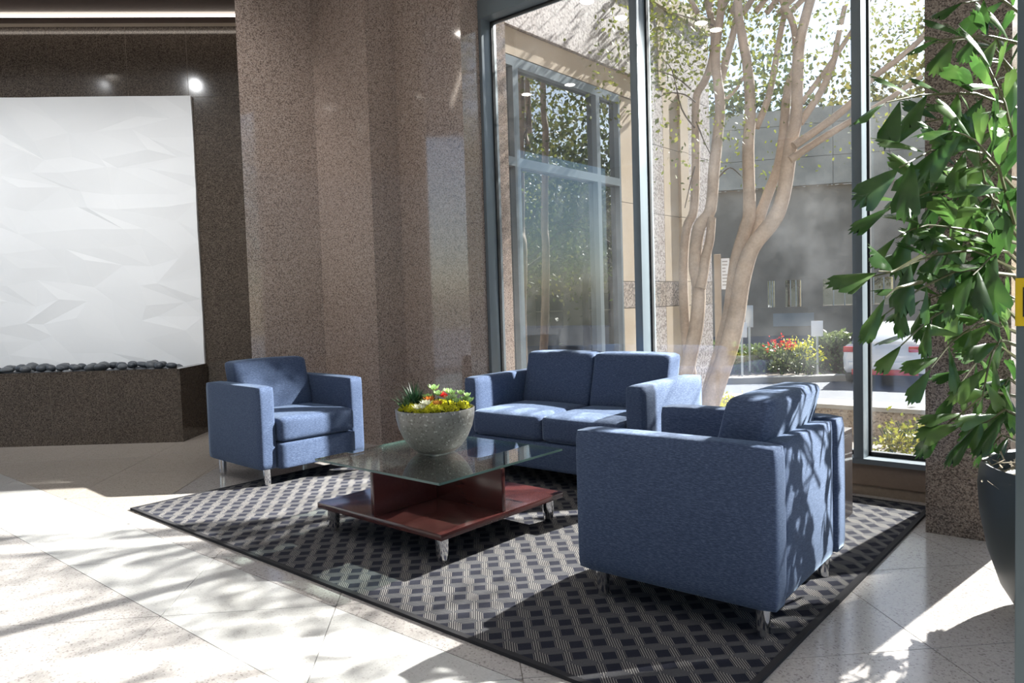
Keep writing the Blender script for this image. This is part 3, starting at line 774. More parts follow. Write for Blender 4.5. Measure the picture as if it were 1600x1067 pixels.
# canes
for (x0, y0, pts_) in ((-0.03, 0.05, [(-.035, .05, .46), (-.03, .05, 1.2), (-.02, .07, 1.9), (.02, .1, 2.6)]), (0.02, -0.03, [(.02, -.03, .46), (.0, -.04, 1.0), (-.04, -.03, 1.7), (-.03, .0, 2.45)]), (0.08, .04, [(.08, .04, .46), (.09, .05, 1.3), (.12, .06, 2.2)]), (-.06, -.02, [(-.06, -.02, .46), (-.07, -.04, .95), (-.10, -.05, 1.45)])):
    MB().tube([Vector(p) for p in pts_], [0.016, 0.014, 0.011, 0.008][:len(pts_)], 8).build('cane', 'palm_stem', palm, smooth=True)
FR = [  # (pixel path on the photo with depth) , leaflets, size
 ([(1600, 70, 2.75), (1540, 55, 2.7), (1470, 62, 2.65)], 7, .13),
 ([(1600, 25, 2.8), (1560, -5, 2.75), (1505, 5, 2.7)], 6, .15),
 ([(1590, 170, 2.75), (1520, 145, 2.65), (1440, 148, 2.6), (1385, 160, 2.55)], 9, .155),
 ([(1590, 120, 2.9), (1540, 60, 2.9), (1500, 62, 2.85), (1455, 68, 2.85)], 8, .10),
 ([(1590, 300, 2.75), (1530, 235, 2.6), (1460, 232, 2.5), (1405, 262, 2.4)], 9, .17),
 ([(1590, 330, 2.9), (1530, 300, 2.75), (1450, 300, 2.65), (1390, 325, 2.6)], 10, .165),
 ([(1590, 380, 2.8), (1520, 360, 2.65), (1440, 350, 2.6), (1400, 372, 2.55)], 9, .16),
 ([(1585, 420, 2.8), (1520, 390, 2.6), (1450, 400, 2.5), (1395, 425, 2.4), (1362, 432, 2.35)], 8, .15),
 ([(1585, 430, 2.7), (1500, 420, 2.55), (1430, 455, 2.45), (1385, 490, 2.4)], 9, .15),
 ([(1585, 470, 2.75), (1520, 460, 2.6), (1450, 500, 2.5), (1408, 540, 2.45)], 8, .15),
 ([(1585, 350, 2.6), (1560, 260, 2.5), (1520, 215, 2.5), (1490, 205, 2.45)], 9, .16),
 ([(1590, 250, 2.6), (1570, 160, 2.5), (1545, 105, 2.5)], 8, .15),
 ([(1590, 520, 2.7), (1540, 500, 2.6), (1490, 530, 2.55), (1455, 575, 2.5)], 8, .15),
 ([(1590, 540, 2.65), (1560, 530, 2.55), (1545, 570, 2.5), (1535, 620, 2.5)], 7, .15),
 ([(1590, 620, 2.7), (1545, 610, 2.6), (1510, 640, 2.55), (1480, 662, 2.55)], 6, .15),
 ([(1592, 650, 2.6), (1570, 640, 2.5), (1540, 660, 2.5), (1505, 662, 2.5)], 5, .15),
 ([(1590, 690, 2.75), (1565, 680, 2.7), (1545, 700, 2.7)], 5, .11),
 ([(1590, 470, 2.95), (1540, 440, 2.95), (1500, 450, 2.95), (1440, 470, 2.9)], 9, .15),
 ([(1590, 280, 3.0), (1540, 270, 3.0), (1480, 260, 3.0), (1440, 280, 3.0)], 9, .15),
 ([(1590, 400, 3.05), (1540, 350, 3.0), (1510, 330, 3.0), (1470, 340, 3.0)], 9, .15),
 ([(1588, 230, 3.0), (1550, 200, 2.95), (1500, 180, 2.9), (1450, 190, 2.9)], 10, .14),
 ([(1588, 330, 2.95), (1560, 300, 2.85), (1520, 290, 2.8), (1480, 300, 2.8)], 9, .15),
 ([(1590, 370, 2.7), (1560, 330, 2.6), (1540, 290, 2.6), (1530, 240, 2.55)], 10, .15),
 ([(1590, 440, 3.0), (1560, 400, 2.9), (1500, 380, 2.85), (1430, 390, 2.8)], 11, .15),
 ([(1590, 500, 2.9), (1560, 470, 2.85), (1530, 460, 2.8), (1480, 470, 2.75)], 10, .15),
 ([(1590, 410, 2.65), (1570, 390, 2.6), (1550, 400, 2.55), (1520, 430, 2.5)], 9, .16),
 ([(1590, 560, 2.9), (1560, 540, 2.8), (1530, 560, 2.8), (1500, 600, 2.75)], 9, .14),
 ([(1590, 150, 3.0), (1570, 100, 2.95), (1555, 50, 2.9)], 8, .13),
 ([(1590, 600, 2.8), (1575, 590, 2.7), (1560, 620, 2.65), (1550, 670, 2.65)], 8, .13),
 ([(1610, 300, 2.7), (1620, 200, 2.6), (1660, 120, 2.6)], 7, .16),
 ([(1610, 420, 2.7), (1660, 380, 2.6), (1720, 400, 2.6)], 7, .16),
 ([(1610, 520, 2.7), (1660, 520, 2.7), (1720, 560, 2.7)], 7, .16),
]
for path, n, sz in FR:
    frond([at(*p) for p in path], n, sz, start=0.2)
# fronds at the heads of the canes and towards the window side
for base, tip, up_, n in (((.02, .1, 2.55), (-.45, .25, 2.45), .35, 7), ((.02, .1, 2.55), (.45, .35, 2.5), .3, 6), ((-.03, 0, 2.4), (.15, -.45, 2.35), .3, 6), ((.12, .06, 2.15), (.65, -.1, 2.0), .3, 6), ((.12, .06, 2.1), (.4, .5, 1.9), .25, 6)):
    A_ = Vector(base)+Vector((PX, PY, 0)); B_ = Vector(tip)+Vector((PX, PY, 0))
    frond([A_, A_.lerp(B_, .5)+UP*up_, B_], n, .16, start=.25)
# a few single long leaflets that stand out on the left of the plant
frond([at(1440, 400, 2.40), at(1395, 425, 2.35), at(1372, 424, 2.33)], 1, .155, droop=0.15)
frond([at(1440, 440, 2.40), at(1400, 450, 2.35), at(1383, 465, 2.33)], 1, .14, droop=1.0)

# ------------------------------------------------------------------ door post at the right edge, with warning stickers
dp = setting('door_1', (-0.1, 1.56, 0), 'grey metal door post at the right edge of the photo')
MB().box(-0.055, 0.02, -0.02, 0.06, 0.0, 2.6).build('door_jamb', 'post', dp, bevel=0.003)
for z0, z1 in ((1.045, 1.128), (1.675, 1.76)):
    st = MB().box(-0.0565, -0.0550, -0.016, 0.050, z0, z1); st.box(-0.0550, 0.014, -0.0215, -0.0203, z0, z1)
    s = st.build('warning_sticker', 'yellow', dp)
    bb = MB(); d_ = 0.010
    for (ya, yb, za, zb) in ((-0.0145+d_, 0.040, z0+d_+.006, z0+d_+.014), (-0.0145+d_, 0.040, z1-d_-.014, z1-d_-.006), (-0.0145+d_, -0.0145+d_+.008, z0+d_+.014, z1-d_-.014)):
        bb.box(-0.0572, -0.0566, ya, yb, za, zb)
    for (xa, xb, za, zb) in ((-0.045, 0.006, z0+d_+.006, z0+d_+.014), (-0.045, 0.006, z1-d_-.014, z1-d_-.006), (-0.045, -0.037, z0+d_+.014, z1-d_-.014)):
        bb.box(xa, xb, -0.0222, -0.0216, za, zb)
    bb.build('printed_border', 'black', s)

# ------------------------------------------------------------------ outside: ground
g = setting('floor_outside', label='planted terrace, street and pavement outside the window')
MB().box(-40, 30, 4.63, 62, -1.6, -1.10).build('asphalt', 'asphalt', g)
MB().box(-60, 60, -60, 100, -2.2, -1.61).build('far_ground', 'asphalt', g)
MB().box(-14, 16, 4.63, 8.05, -1.09, -0.36).build('planting_bed', 'mulch', g)
lw = MB().box(-3.88, 16, 8.06, 8.42, -1.09, -0.10); lw.build('low_wall', 'ledge', g)
MB().box(-3.88, 16, 8.03, 8.46, -0.099, -0.055).build('wall_cap', 'curb', g)

# ------------------------------------------------------------------ outside: wing of the building on the left
wg = setting('wall_outside', label='granite and limestone wing of the building seen through the left pane')
XW = -3.90
def wslab(name, y0, y1, z0, z1, mat, proud=0.0, th=0.2):
    return MB().box(XW-th, XW+proud, y0+0.003, y1-0.003, z0+0.003, z1-0.003).build(name, mat, wg)
for y0, y1 in ((4.46, 6.02), (6.02, 7.15)):
    wslab('granite_panel', y0, y1, 3.38, 4.22, 'wing_granite', 0.0)
for y0, y1 in ((4.46, 6.02), (6.02, 6.98)):
    wslab('limestone_lintel', y0, y1, 3.155, 3.38, 'limestone', -0.03, 0.2)
wslab('limestone_pier', 6.42, 6.98, -0.4, 1.03, 'limestone', -0.04)
wslab('limestone_pier', 6.42, 6.98, 1.30, 2.1, 'limestone', -0.04)
wslab('limestone_pier', 6.42, 6.98, 2.1, 3.15, 'limestone', -0.04)
wslab('granite_panel', 6.42, 6.98, 1.03, 1.30, 'wing_dark', -0.038)
for (z0, z1, m1, m2) in ((-0.4, 1.03, 'wing_granite', 'limestone'), (1.03, 1.30, 'wing_dark', 'wing_dark'), (1.30, 2.02, 'wing_granite', 'limestone'), (2.02, 2.75, 'wing_granite', 'limestone'), (2.75, 3.38, 'wing_granite', 'limestone')):
    wslab('granite_panel', 6.98, 7.24, z0, z1, m1)
    wslab('limestone_panel', 7.24, 7.58, z0, z1, m2)
    wslab('limestone_panel', 7.58, 7.78, z0, z1, 'limestone', 0.03)
    wslab('granite_panel', 7.78, 8.40, z0, z1, m1)
wslab('limestone_strip', 7.15, 7.30, 3.38, 4.22, 'limestone', 0.01)
wslab('granite_panel', 7.30, 8.40, 3.38, 4.22, 'wing_granite')
MB().box(XW-0.25, XW+0.04, 4.46, 8.44, 4.225, 4.40).build('coping_stone', 'limestone', wg)
MB().box(-9, XW-0.21, 8.2, 8.40, -1.1, 4.3).build('end_wall', 'limestone', wg)
MB().box(XW-0.6, XW-0.36, 4.62, 8.2, -1.1, 4.3).build('inner_wall', 'concrete_dark', wg)
w2 = setting('window_2', label='grey framed window of the wing reflecting trees')
for y0, y1 in ((4.46, 4.50), (4.755, 4.825), (5.99, 6.05), (6.385, 6.415)):
    MB().box(XW-0.13, XW-0.03, y0, y1, -0.4, 3.15).build('mullion', 'frame', w2)
for (ya, yb) in ((4.50, 4.755), (4.825, 5.99), (6.05, 6.385)):
    MB().box(XW-0.13, XW-0.03, ya, yb, 2.25, 2.325).build('transom', 'frame', w2)
    MB().box(XW-0.13, XW-0.03, ya, yb, 3.07, 3.15).build('transom', 'frame', w2)
    for (za, zb) in ((-0.4, 2.25), (2.325, 3.07)):
        MB().box(XW-0.10, XW-0.085, ya, yb, za, zb).build('pane', 'wing_pane', w2)

# ------------------------------------------------------------------ outside: crape myrtle with several trunks
BK = 6.55   # depth of the trunks
myr = thing('crape_myrtle', 'multi-trunk crape myrtle with smooth pale bark outside the middle pane', 'tree', (at(1100, 640, BK).x, at(1100, 640, BK).y, -0.36))
MO = myr.location.copy()
def limb(px, r0, r1, dep, name='trunk', seg=10, ground=False):
    n = len(px)
    if not isinstance(dep, (list, tuple)): dep = [dep]*n
    P = [at(a, b, d)-MO for (a, b), d in zip(px, dep)]
    if ground: P = [Vector((P[0].x+0.0, P[0].y, -0.02))]+P; n += 1
    # smooth
    Q = []; R = []
    for i in range(n-1):
        p0, p1, p2, p3 = P[max(i-1, 0)], P[i], P[i+1], P[min(i+2, n-1)]
        for k in range(4):
            t = k/4
            Q.append(0.5*((2*p1)+(-p0+p2)*t+(2*p0-5*p1+4*p2-p3)*t*t+(-p0+3*p1-3*p2+p3)*t*t*t)); R.append(r0+(r1-r0)*(i+t)/(n-1))
    Q.append(P[-1]); R.append(r1)
    R = [r*.84 for r in R]
    R = [r*(1+.08*mnoise.noise(q*4)) for r, q in zip(R, Q)]
    return MB().tube(Q, R, seg).build(name, 'bark' if r0 > .02 else 'twig', myr, smooth=True)
limb([(1082, 600), (1073, 532), (1069, 480), (1068, 412), (1073, 356), (1084, 328), (1087, 262), (1087, 184), (1089, 148), (1102, 125), (1113, 92), (1115, 49), (1105, 0), (1095, -60)], .058, .035, BK+.25, ground=True)
limb([(1070, 600), (1075, 570), (1088, 510), (1092, 450), (1086, 412), (1092, 356), (1110, 328), (1116, 262), (1123, 197), (1125, 157), (1121, 125), (1118, 90), (1122, 50), (1128, 0), (1130, -60)], .085, .038, BK, ground=True)
limb([(1094, 450), (1099, 425), (1103, 400), (1109, 375), (1112, 340)], .06, .045, BK-.05)
limb([(1123, 140), (1134, 95), (1144, 59), (1152, 20), (1156, -40)], .045, .03, BK+.1)
limb([(1105, 640), (1112, 600), (1127, 545), (1140, 490), (1150, 412), (1165, 356), (1171, 328), (1169, 236), (1172, 184), (1171, 138), (1167, 98), (1160, 59), (1154, 20), (1150, -50)], .085, .040, BK-.15, ground=True)
limb([(1182, 200), (1200, 154), (1210, 108), (1218, 59), (1226, 20), (1240, -50)], .035, .03, BK)
limb([(1105, 660), (1112, 622), (1135, 555), (1150, 495), (1161, 431), (1176, 386), (1208, 345), (1222, 312), (1230, 269), (1236, 223), (1244, 184), (1246, 131), (1249, 72), (1259, 26), (1275, -30)], .105, .045, BK-.3, ground=True)
limb([(1172, 395), (1185, 345), (1203, 295), (1217, 256), (1225, 197), (1231, 138), (1244, 98), (1240, 40), (1222, 0), (1215, -50)], .060, .03, BK-.1)
limb([(1234, 250), (1279, 220), (1328, 190), (1380, 160), (1440, 120)], .040, .022, BK-.35)
limb([(1240, 228), (1295, 190), (1331, 160), (1360, 125), (1400, 95), (1445, 55), (1490, 0)], .042, .022, BK-.45)
limb([(1250, 192), (1282, 144), (1302, 98), (1308, 66), (1320, 10)], .040, .024, BK-.2)
limb([(1253, 160), (1290, 110), (1330, 50), (1370, -20)], .03, .02, BK)
limb([(1128, 160), (1150, 140), (1168, 110)], .022, .015, BK+.1)
for tw in ([(1087, 160), (1070, 148), (1045, 145), (1026, 155)], [(1086, 200), (1065, 170), (1050, 110), (1032, 90)], [(1088, 190), (1100, 220), (1112, 245)], [(1086, 260), (1078, 290), (1070, 325)], [(1120, 280), (1140, 262), (1158, 275)], [(1115, 40), (1085, 30), (1050, 20)], [(1080, 140), (1055, 120), (1026, 110)]):
    limb(tw, .010, .004, BK, 'twig', 5)
def leaves(mb, c, rad, n, size, squash=1.0):
    for _ in range(n):
        d = Vector((random.gauss(0, 1), random.gauss(0, 1), random.gauss(0, 1)*squash))*rad*.55
        p = Vector(c)+d
        a = Vector((random.gauss(0, 1), random.gauss(0, 1), random.gauss(0, 1)-.4)).normalized()
        b = a.cross(Vector((random.gauss(0, 1), random.gauss(0, 1), random.gauss(0, 1)))).normalized()
        s = size*random.uniform(.7, 1.25)
        mb.add([p, p+a*s*.5+b*s*.28, p+a*s, p+a*s*.5-b*s*.28], [(0, 1, 2, 3)])
random.seed(77)
lf = MB()
for (px, py, n) in ((1070, 95, 26), (1055, 30, 30), (1040, 110, 20), (1085, 90, 16), (1032, 190, 18), (1050, 185, 10), (1105, 185, 30), (1150, 185, 60), (1145, 225, 30), (1210, 120, 40), (1230, 75, 50), (1260, 120, 30), (1275, 60, 40), (1190, 260, 16), (1200, 280, 14), (1235, 260, 10), (1300, 40, 40), (1320, 100, 20), (1325, 225, 16), (1060, 270, 16), (1065, 230, 14), (1200, 30, 40), (1210, 180, 10), (1150, 30, 30), (1290, 180, 10), (1350, 60, 50), (1380, 30, 60), (1420, 50, 60), (1370, 190, 30), (1400, 200, 20), (1430, 20, 60)):
    leaves(lf, at(px, py, BK+random.uniform(-.5, .3))-MO, .24, int(n*1.5), .042)
# the canopy above the window head, clustered along sun rays to dapple the lobby floor and the far side of the rug
for k in range(124):
    if k >= 96: tx, ty = random.uniform(-4.75, -3.85), random.uniform(1.62, 2.45)
    elif k < 66: tx, ty = random.uniform(-4.4, -1.6), random.uniform(0.85, 1.75)
    else: tx, ty = random.uniform(-4.3, -2.5), random.uniform(1.75, 2.7)
    y_ = random.uniform(5.9, 8.2); q = (y_-ty)/1.26
    leaves(lf, Vector((tx+.19*q, y_, q))-MO, .34, 56, .055)
tag(lf.build('foliage', 'myrtle_leaf', myr, fix=False), kind='stuff')
for k in range(9):
    tx, ty = -4.2+.32*k, 1.0+.08*((k*5) % 9); y_ = 6.2+.2*((k*4) % 9); q = (y_-ty)/1.26
    top = Vector((tx+.19*q, y_, q)); st = at(1090+18*k, 20, BK)
    MB().tube([st-MO, st.lerp(top, .5)+Vector((0, 0, .2))-MO, top-MO], [.028, .018, .007], 6).build('branch', 'bark', myr, smooth=True)

# ------------------------------------------------------------------ street trees
def tree(x, y, h, r, label, n=5200, size=.16, mat='tree_leaf', ground=-1.1, seed=1, trunk=.14):
    random.seed(seed)
    t = thing('street_tree', label, 'tree', (x, y, ground))
    cz = h-r*.85
    MB().tube([(0, 0, -.02), (.05, .03, cz*.4), (-.05, 0, cz*.8), (0, .05, cz*1.05)], [trunk*1.25, trunk, trunk*.8, trunk*.4], 10).build('trunk', 'twig', t, smooth=True)
    for k in range(9):
        a = k*2.399; e = random.uniform(.35, 1.1)
        d = Vector((math.cos(a)*math.cos(e), math.sin(a)*math.cos(e), math.sin(e)))
        s = Vector((0, 0, cz*random.uniform(.5, .9)))
        MB().tube([s, s+d*r*.5+UP*.1, s+d*r*.95], [trunk*.4, trunk*.25, .02], 6).build('branch', 'twig', t, smooth=True)
    b = MB(); m = 46
    for k in range(m):
        d = Vector((random.gauss(0, 1), random.gauss(0, 1), random.gauss(0, 1)*.85)).normalized()*r*random.uniform(.35, 1.0)
        leaves(b, Vector((0, 0, cz))+d, r*.36, n//m, size)
    tag(b.build('foliage', mat, t, fix=False), kind='stuff')
    return t
tree(3.4, 13.5, 7.6, 2.9, 'broad street tree on the right, mirrored in the wing window', seed=4)
tree(0.9, 15.8, 7.2, 2.6, 'yellowing street tree behind the right window pane', seed=9)
tree(6.5, 11.0, 7.0, 2.6, 'street tree standing farthest right along the road', seed=14)
tree(-23, 60.0, 20.0, 7.0, 'tall hazy tree behind the concrete building, on the left', n=3200, seed=51, size=.6)
tree(-12, 60.0, 20.5, 7.0, 'tall hazy tree behind the concrete building, in the middle', n=3200, seed=52, size=.6)
tree(-2, 60.0, 21.0, 7.0, 'tall hazy tree behind the concrete building, on the right', n=3200, seed=53, size=.6)
tree(2.6, 25.0, 7.4, 2.6, 'street tree behind the white car, right of the concrete facade', seed=19, size=.2)
tree(12.5, 21.0, 9.0, 3.6, 'large dark street tree far right, seen only as a reflection', seed=29, size=.24)
tree(8.8, 24.5, 8.6, 3.4, 'tall street tree far right, seen only as a reflection', seed=34, size=.24)
tree(15.5, 27.0, 9.5, 4.0, 'tallest street tree far right, seen only as a reflection', seed=39, size=.26)
tb = thing('tan_building', 'tan building with grid windows, mirrored in the wing window', 'building', (13.0, 31.0, -1.1), -0.5)
MB().box(-9, 9, 0, 5, 0, 6.5).build('wall', 'limestone', tb)
MB().box(-9.3, 9.3, -.3, 5.3, 6.51, 6.9).build('roof', 'concrete', tb)
for k in range(7):
    for z in (0.9, 3.6):
        w_ = MB().box(-8.2+2.4*k, -6.8+2.4*k, -.06, -.01, z, z+1.7).build('window', 'car_glass', tb)
        fr = MB(); fr.box(-7.53+2.4*k, -7.47+2.4*k, -.09, -.065, z, z+1.7).box(-8.2+2.4*k, -6.8+2.4*k, -.09, -.065, z+.82, z+.88); fr.build('window_bar', 'limestone', w_)

# ------------------------------------------------------------------ concrete building across the street
FO = at(1220, 455, 40.0); FO.z = 0
FR_ = Vector((.902, .432, 0)).normalized(); FN = Vector((FR_.y, -FR_.x, 0))   # FN faces us
bld = thing('office_building', 'weathered concrete office building across the street', 'building', (FO.x, FO.y, -1.1))
def fac(px, py, off=0.0):
    o = Vector((0, 0, CAM_H)); d = at(px, py, 1.0)-o
    t = ((FO+FN*off)-o).dot(FN)/d.dot(FN); q = o+d*t
    return (q-FO).dot(FR_), q.z+1.1
def fbox(s0, s1, z0, z1, d0, d1):
    return MB().obox(FR_*s0+FN*d0+UP*z0, FR_*(s1-s0), FN*(d1-d0), UP*(z1-z0))
rows = [fac(1220, v)[1] for v in (292, 248, 197, 172)]
cols = [-13.0, -8.6, -4.3, fac(1225, 300)[0], fac(1302, 300)[0], fac(1390, 300)[0], 10.0, 15.0, 20.0]
for a in range(len(cols)-1):
    for b in range(len(rows)-1):
        fbox(cols[a]+.012, cols[a+1]-.012, rows[b]+.012, rows[b+1]-.012, -.3, 0).build('facade_panel', 'concrete', bld)
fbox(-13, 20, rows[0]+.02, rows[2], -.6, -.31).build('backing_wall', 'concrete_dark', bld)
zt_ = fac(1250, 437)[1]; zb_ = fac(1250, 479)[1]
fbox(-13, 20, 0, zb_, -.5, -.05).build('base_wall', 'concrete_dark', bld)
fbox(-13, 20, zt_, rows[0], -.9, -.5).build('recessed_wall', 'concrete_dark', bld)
wins = [(1200, 1212), (1228, 1254), (1287, 1340), (1352, 1400)]
last = -13.0
for a, b in wins:
    s0 = fac(a, 460)[0]; s1 = fac(b, 460)[0]
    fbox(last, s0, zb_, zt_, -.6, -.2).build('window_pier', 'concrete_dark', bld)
    w_ = fbox(s0, s1, zb_, zt_, -.46, -.44).build('window_glass', 'far_glass', bld)
    fr = MB()
    for k in range(4):
        s = s0+(s1-s0)*k/3; fr.obox(FR_*(s-.02)+FN*-.43+UP*zb_, FR_*.04, FN*.05, UP*(zt_-zb_))
    fr.build('window_frame', 'galv', w_)
    fbox(s0, s1, zb_, zt_, -1.0, -.98).build('lit_interior', 'win_lit', w_)  # pale board standing in for the lit room
    last = s1
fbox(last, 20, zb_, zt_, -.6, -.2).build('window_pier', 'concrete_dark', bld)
s0, z1 = fac(1208, 490); s1, z0 = fac(1272, 509)
fbox(s0, s1, z0, z1, -.05, .02).build('stone_plaque', 'sign_grey', bld)

# ------------------------------------------------------------------ street furniture
def ground_at(px, depth, z=-1.1):
    p = at(px, 600, depth); return Vector((p.x, p.y, z))
def to_cam(p): return math.atan2(-p.y, -p.x)+PI/2
DS = 19.0
def street_sign(px, py0, py1, wpx, label, depth=DS, post='galv', face='sign_white'):
    g_ = ground_at(px, depth); t = thing('street_sign', label, 'sign', g_, to_cam(g_))
    zt = at(px, py0, depth).z+1.1; zb = at(px, py1, depth).z+1.1; w = wpx/F_PX*depth
    MB().lathe([(.03, -.02), (.03, zt-.05)], 8).build('post', post, t, smooth=True)
    MB().box(-w/2, w/2, -.045, -.031, zb, zt).build('sign_plate', face, t, bevel=.004)
    return t
street_sign(1160, 503, 527, 16, 'small white parking sign on a post beside the leaning trunk')
street_sign(1277.5, 501, 525, 17, 'small white parking sign on a post in front of the plaque')
street_sign(1172, 477, 511, 12, 'narrow grey steel sign on a post behind the leaning trunk', 20, face='galv')
g_ = ground_at(1124, 14.5)
ts = thing('notice_post', 'tan post carrying a tall white notice beside the tree trunks', 'sign', g_, to_cam(g_))
zt = at(1124, 398, 14.5).z+1.1
MB().box(-.065, .065, -.065, .065, -.02, zt).build('post', 'tan_post', ts, bevel=.006)
za, zb = at(1134, 404, 14.4).z+1.1, at(1134, 452, 14.4).z+1.1
MB().box(.07, .225, -.05, -.035, zb, za).build('notice_board', 'sign_white', ts)
ln = MB(); random.seed(2)
for k in range(8):
    z = za-.05-k*(za-zb-.08)/8; ln.box(.09, .09+.10*random.uniform(.6, 1), -.0515, -.0503, z-.022, z)
ln.build('notice_text', 'sign_grey', ts)

# hedges, flower bed, curbs
def hedge(px0, px1, depth, h, d, label, mat='hedge_leaf', n=2600, size=.13, seed=1):
    random.seed(seed)
    a = ground_at(px0, depth); b = ground_at(px1, depth)
    t = thing('hedge', label, 'hedge', (a+b)/2); L = (b-a); e = L.normalized(); nn = Vector((-e.y, e.x, 0))
    core = MB().obox(-L/2*.97-nn*d*.35, L*.97, nn*d*.7, UP*h*.8).build('branch_core', 'twig', t)
    m = MB()
    for _ in range(n):
        p = e*random.uniform(-.5, .5)*L.length+nn*random.uniform(-.5, .5)*d+UP*h*(1-random.random()**2*.95)*(1+.12*math.sin(random.random()*6))
        leaves(m, p, .06, 1, size)
    tag(m.build('foliage', mat, t, fix=False), kind='stuff'); return t
hedge(1282, 1330, 20.4, .98, 1.0, 'clipped pale green hedge just left of the parked white car', n=2600, seed=31)
hedge(1140, 1278, 20.6, .72, 1.2, 'low green hedge beside the street flower bed', n=4200, seed=32)
hedge(1010, 1134, 21.0, .85, 1.2, 'low hedge behind the crape myrtle trunks', n=2600, seed=33)
def flower_bush(px, depth, h, mat, label, n=140, seed=1):
    random.seed(seed); p = ground_at(px, depth); t = thing('flower_bush', label, 'flowers', p)
    st = MB()
    for k in range(14):
        a = k*2.4; st.tube([(0, 0, -.02), (.14*math.cos(a), .14*math.sin(a), h*.55), (.25*math.cos(a), .25*math.sin(a), h*.95)], .008, 4)
    st.build('stems', 'grass', t); f = MB()
    for k in range(9):
        a = k*2.4; leaves(f, Vector((.25*math.cos(a), .25*math.sin(a), h)), .16, n//9, .09)
    tag(f.build('blossom', mat, t, fix=False), kind='stuff'); g2 = MB()
    leaves(g2, Vector((0, 0, h*.55)), .32, 160, .1); tag(g2.build('foliage', 'hedge_leaf', t, fix=False), kind='stuff')
flower_bush(1222, 19.4, .95, 'red_petal', 'red flowering bush in the street bed', 120, 3)
flower_bush(1246, 19.3, .92, 'moss', 'yellow flowering bush right of the red flowers', 120, 4)
flower_bush(1268, 19.3, .62, 'moss', 'small yellow flower bush below the parking sign', 110, 5)
cb = MB(); a = ground_at(1000, 18.7); b = ground_at(1326, 18.5); L = b-a; nn = Vector((-L.y, L.x, 0)).normalized()
cb.obox(a, L, nn*.35, UP*.15); cb.build('curb', 'curb', g)
cb = MB(); cb.obox(a+nn*.36, L, nn*3.6, UP*.12); cb.build('verge', 'mulch', g)

# low yellow flowers in the terrace bed
random.seed(12)
for k, (px, dep) in enumerate(((1112, 6.9), (1128, 7.2), (1140, 7.4), (1395, 6.6), (1420, 6.9), (1440, 6.4))):
    p = at(px, 640, dep); p.z = -.36
    t = thing('bedding_plant', ['leafy yellow-green plant at the foot of the crape myrtle', 'yellow-green plant just right of the crape myrtle foot', 'small yellow-green plant farthest from the crape myrtle foot', 'ochre groundcover left of its kind below the white car', 'ochre groundcover in the middle below the white car', 'ochre groundcover next to the granite column'][k], 'plant', p)
    st = MB()
    for j in range(10):
        a = j*2.4; st.tube([(0, 0, -.02), (.06*math.cos(a), .06*math.sin(a), .14), (.11*math.cos(a), .11*math.sin(a), .24)], .004, 4)
    st.build('stems', 'grass', t); f = MB(); hgt = .46 if k < 3 else .16
    leaves(f, Vector((0, 0, hgt*.75)), .2, 240, .05, .7); tag(f.build('foliage', 'moss' if k < 3 else 'myrtle_leaf', t, fix=False), kind='stuff')

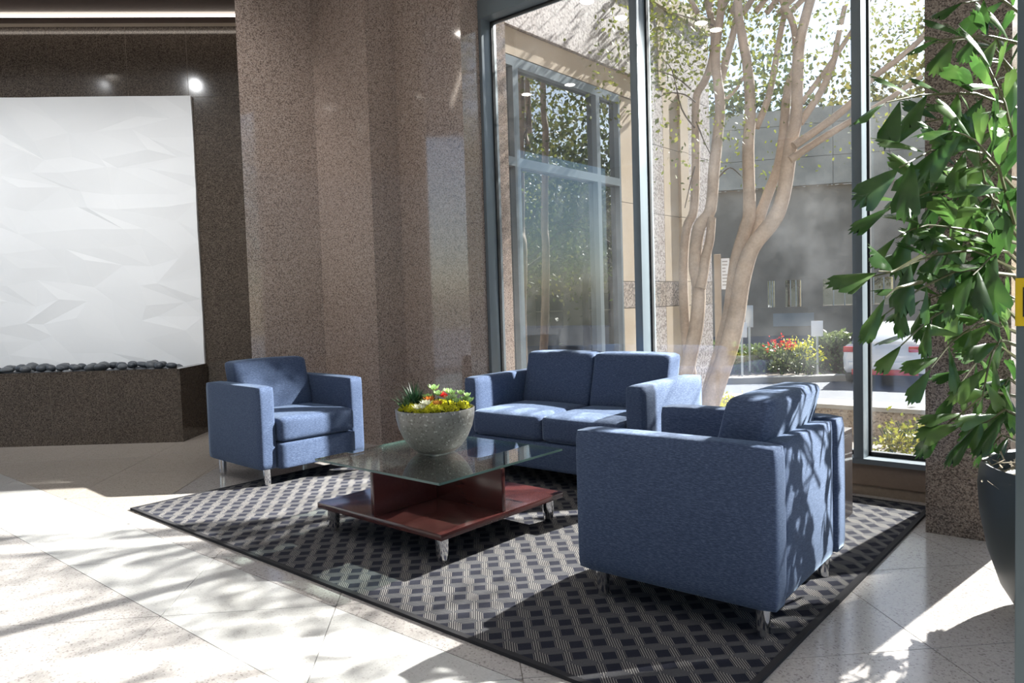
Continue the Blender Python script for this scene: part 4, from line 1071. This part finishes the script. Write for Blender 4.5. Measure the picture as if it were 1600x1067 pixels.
# ------------------------------------------------------------------ parked car (rear view)
cp_ = ground_at(1392, 19.2); car = thing('parked_car', 'white car seen from behind through the right pane', 'car', cp_, to_cam(cp_)-0.06)
def loft(sections):
    """sections: list of (y, [(x,z)...]) closed outline"""
    n = len(sections[0][1]); vs = []; fs = []
    for y, o in sections: vs += [(x, y, z) for x, z in o]
    for i in range(len(sections)-1):
        for k in range(n):
            k2 = (k+1) % n; fs.append((i*n+k, i*n+k2, (i+1)*n+k2, (i+1)*n+k))
    fs.append(tuple(range(n))); fs.append(tuple((len(sections)-1)*n+k for k in range(n)))
    return MB().add(vs, fs)
def out(w, z0, z1, top): return [(-w, z0+.08), (-w+.06, z0), (w-.06, z0), (w, z0+.08), (w+.02, (z0+z1)/2), (w-.02, z1-.05), (w-.10, z1), (-w+.10, z1), (-w+.02, z1-.05), (-w-.02, (z0+z1)/2)]
loft([(-2.25, out(.80, .38, .88, 0)), (-2.15, out(.88, .30, .98, 0)), (-1.2, out(.90, .25, 1.0, 0)), (1.4, out(.90, .25, .96, 0)), (2.1, out(.86, .3, .82, 0)), (2.3, out(.75, .38, .66, 0))]).build('body', 'car_paint', car, smooth=True)
def cab(w, z): return [(-w, .95), (w, .95), (w-.14, z), (w-.24, z+.05), (-w+.24, z+.05), (-w+.14, z)]
loft([(-2.02, cab(.80, .99)), (-1.45, cab(.82, 1.38)), (-.4, cab(.82, 1.42)), (.5, cab(.80, 1.36)), (1.25, cab(.80, .98))]).build('cabin', 'car_paint', car, smooth=True)
MB().add([(-.66, -2.02, 1.02), (.66, -2.02, 1.02), (.56, -1.50, 1.38), (-.56, -1.50, 1.38)], [(0, 1, 2, 3)]).build('rear_window', 'car_glass', car)
for s in (-1, 1):
    MB().add([(s*.806, -1.7, 1.02), (s*.806, .9, 1.02), (s*.72, .4, 1.34), (s*.72, -1.3, 1.36)], [(0, 1, 2, 3)]).build('side_window', 'car_glass', car)
    MB().box(min(s*.50, s*.885), max(s*.50, s*.885), -2.275, -2.10, .80, .93).build('tail_lamp', 'car_red', car, bevel=.02)
    for y in (-1.35, 1.45):
        w_ = MB(); ring_ = [(s*.70, .31), (s*.90, .31)]
        vs = []; fs = []
        for x in (s*.70, s*.905):
            for k in range(20): vs.append((x, y+.31*math.cos(k*PI/10), .31+.31*math.sin(k*PI/10)))
        for k in range(20): fs.append((k, (k+1) % 20, 20+(k+1) % 20, 20+k))
        fs += [tuple(range(20)), tuple(range(20, 40))]
        w_.add(vs, fs).build('wheel', 'rubber', car)
MB().box(-.78, .78, -2.30, -2.20, .40, .58).build('rear_bumper', 'car_paint', car, bevel=.03)
MB().box(-.70, .70, -2.285, -2.2, .26, .39).build('rear_valance', 'car_red', car, bevel=.01)
MB().box(-.55, -.25, -2.275, -2.255, .66, .80).build('number_plate', 'plate', car)
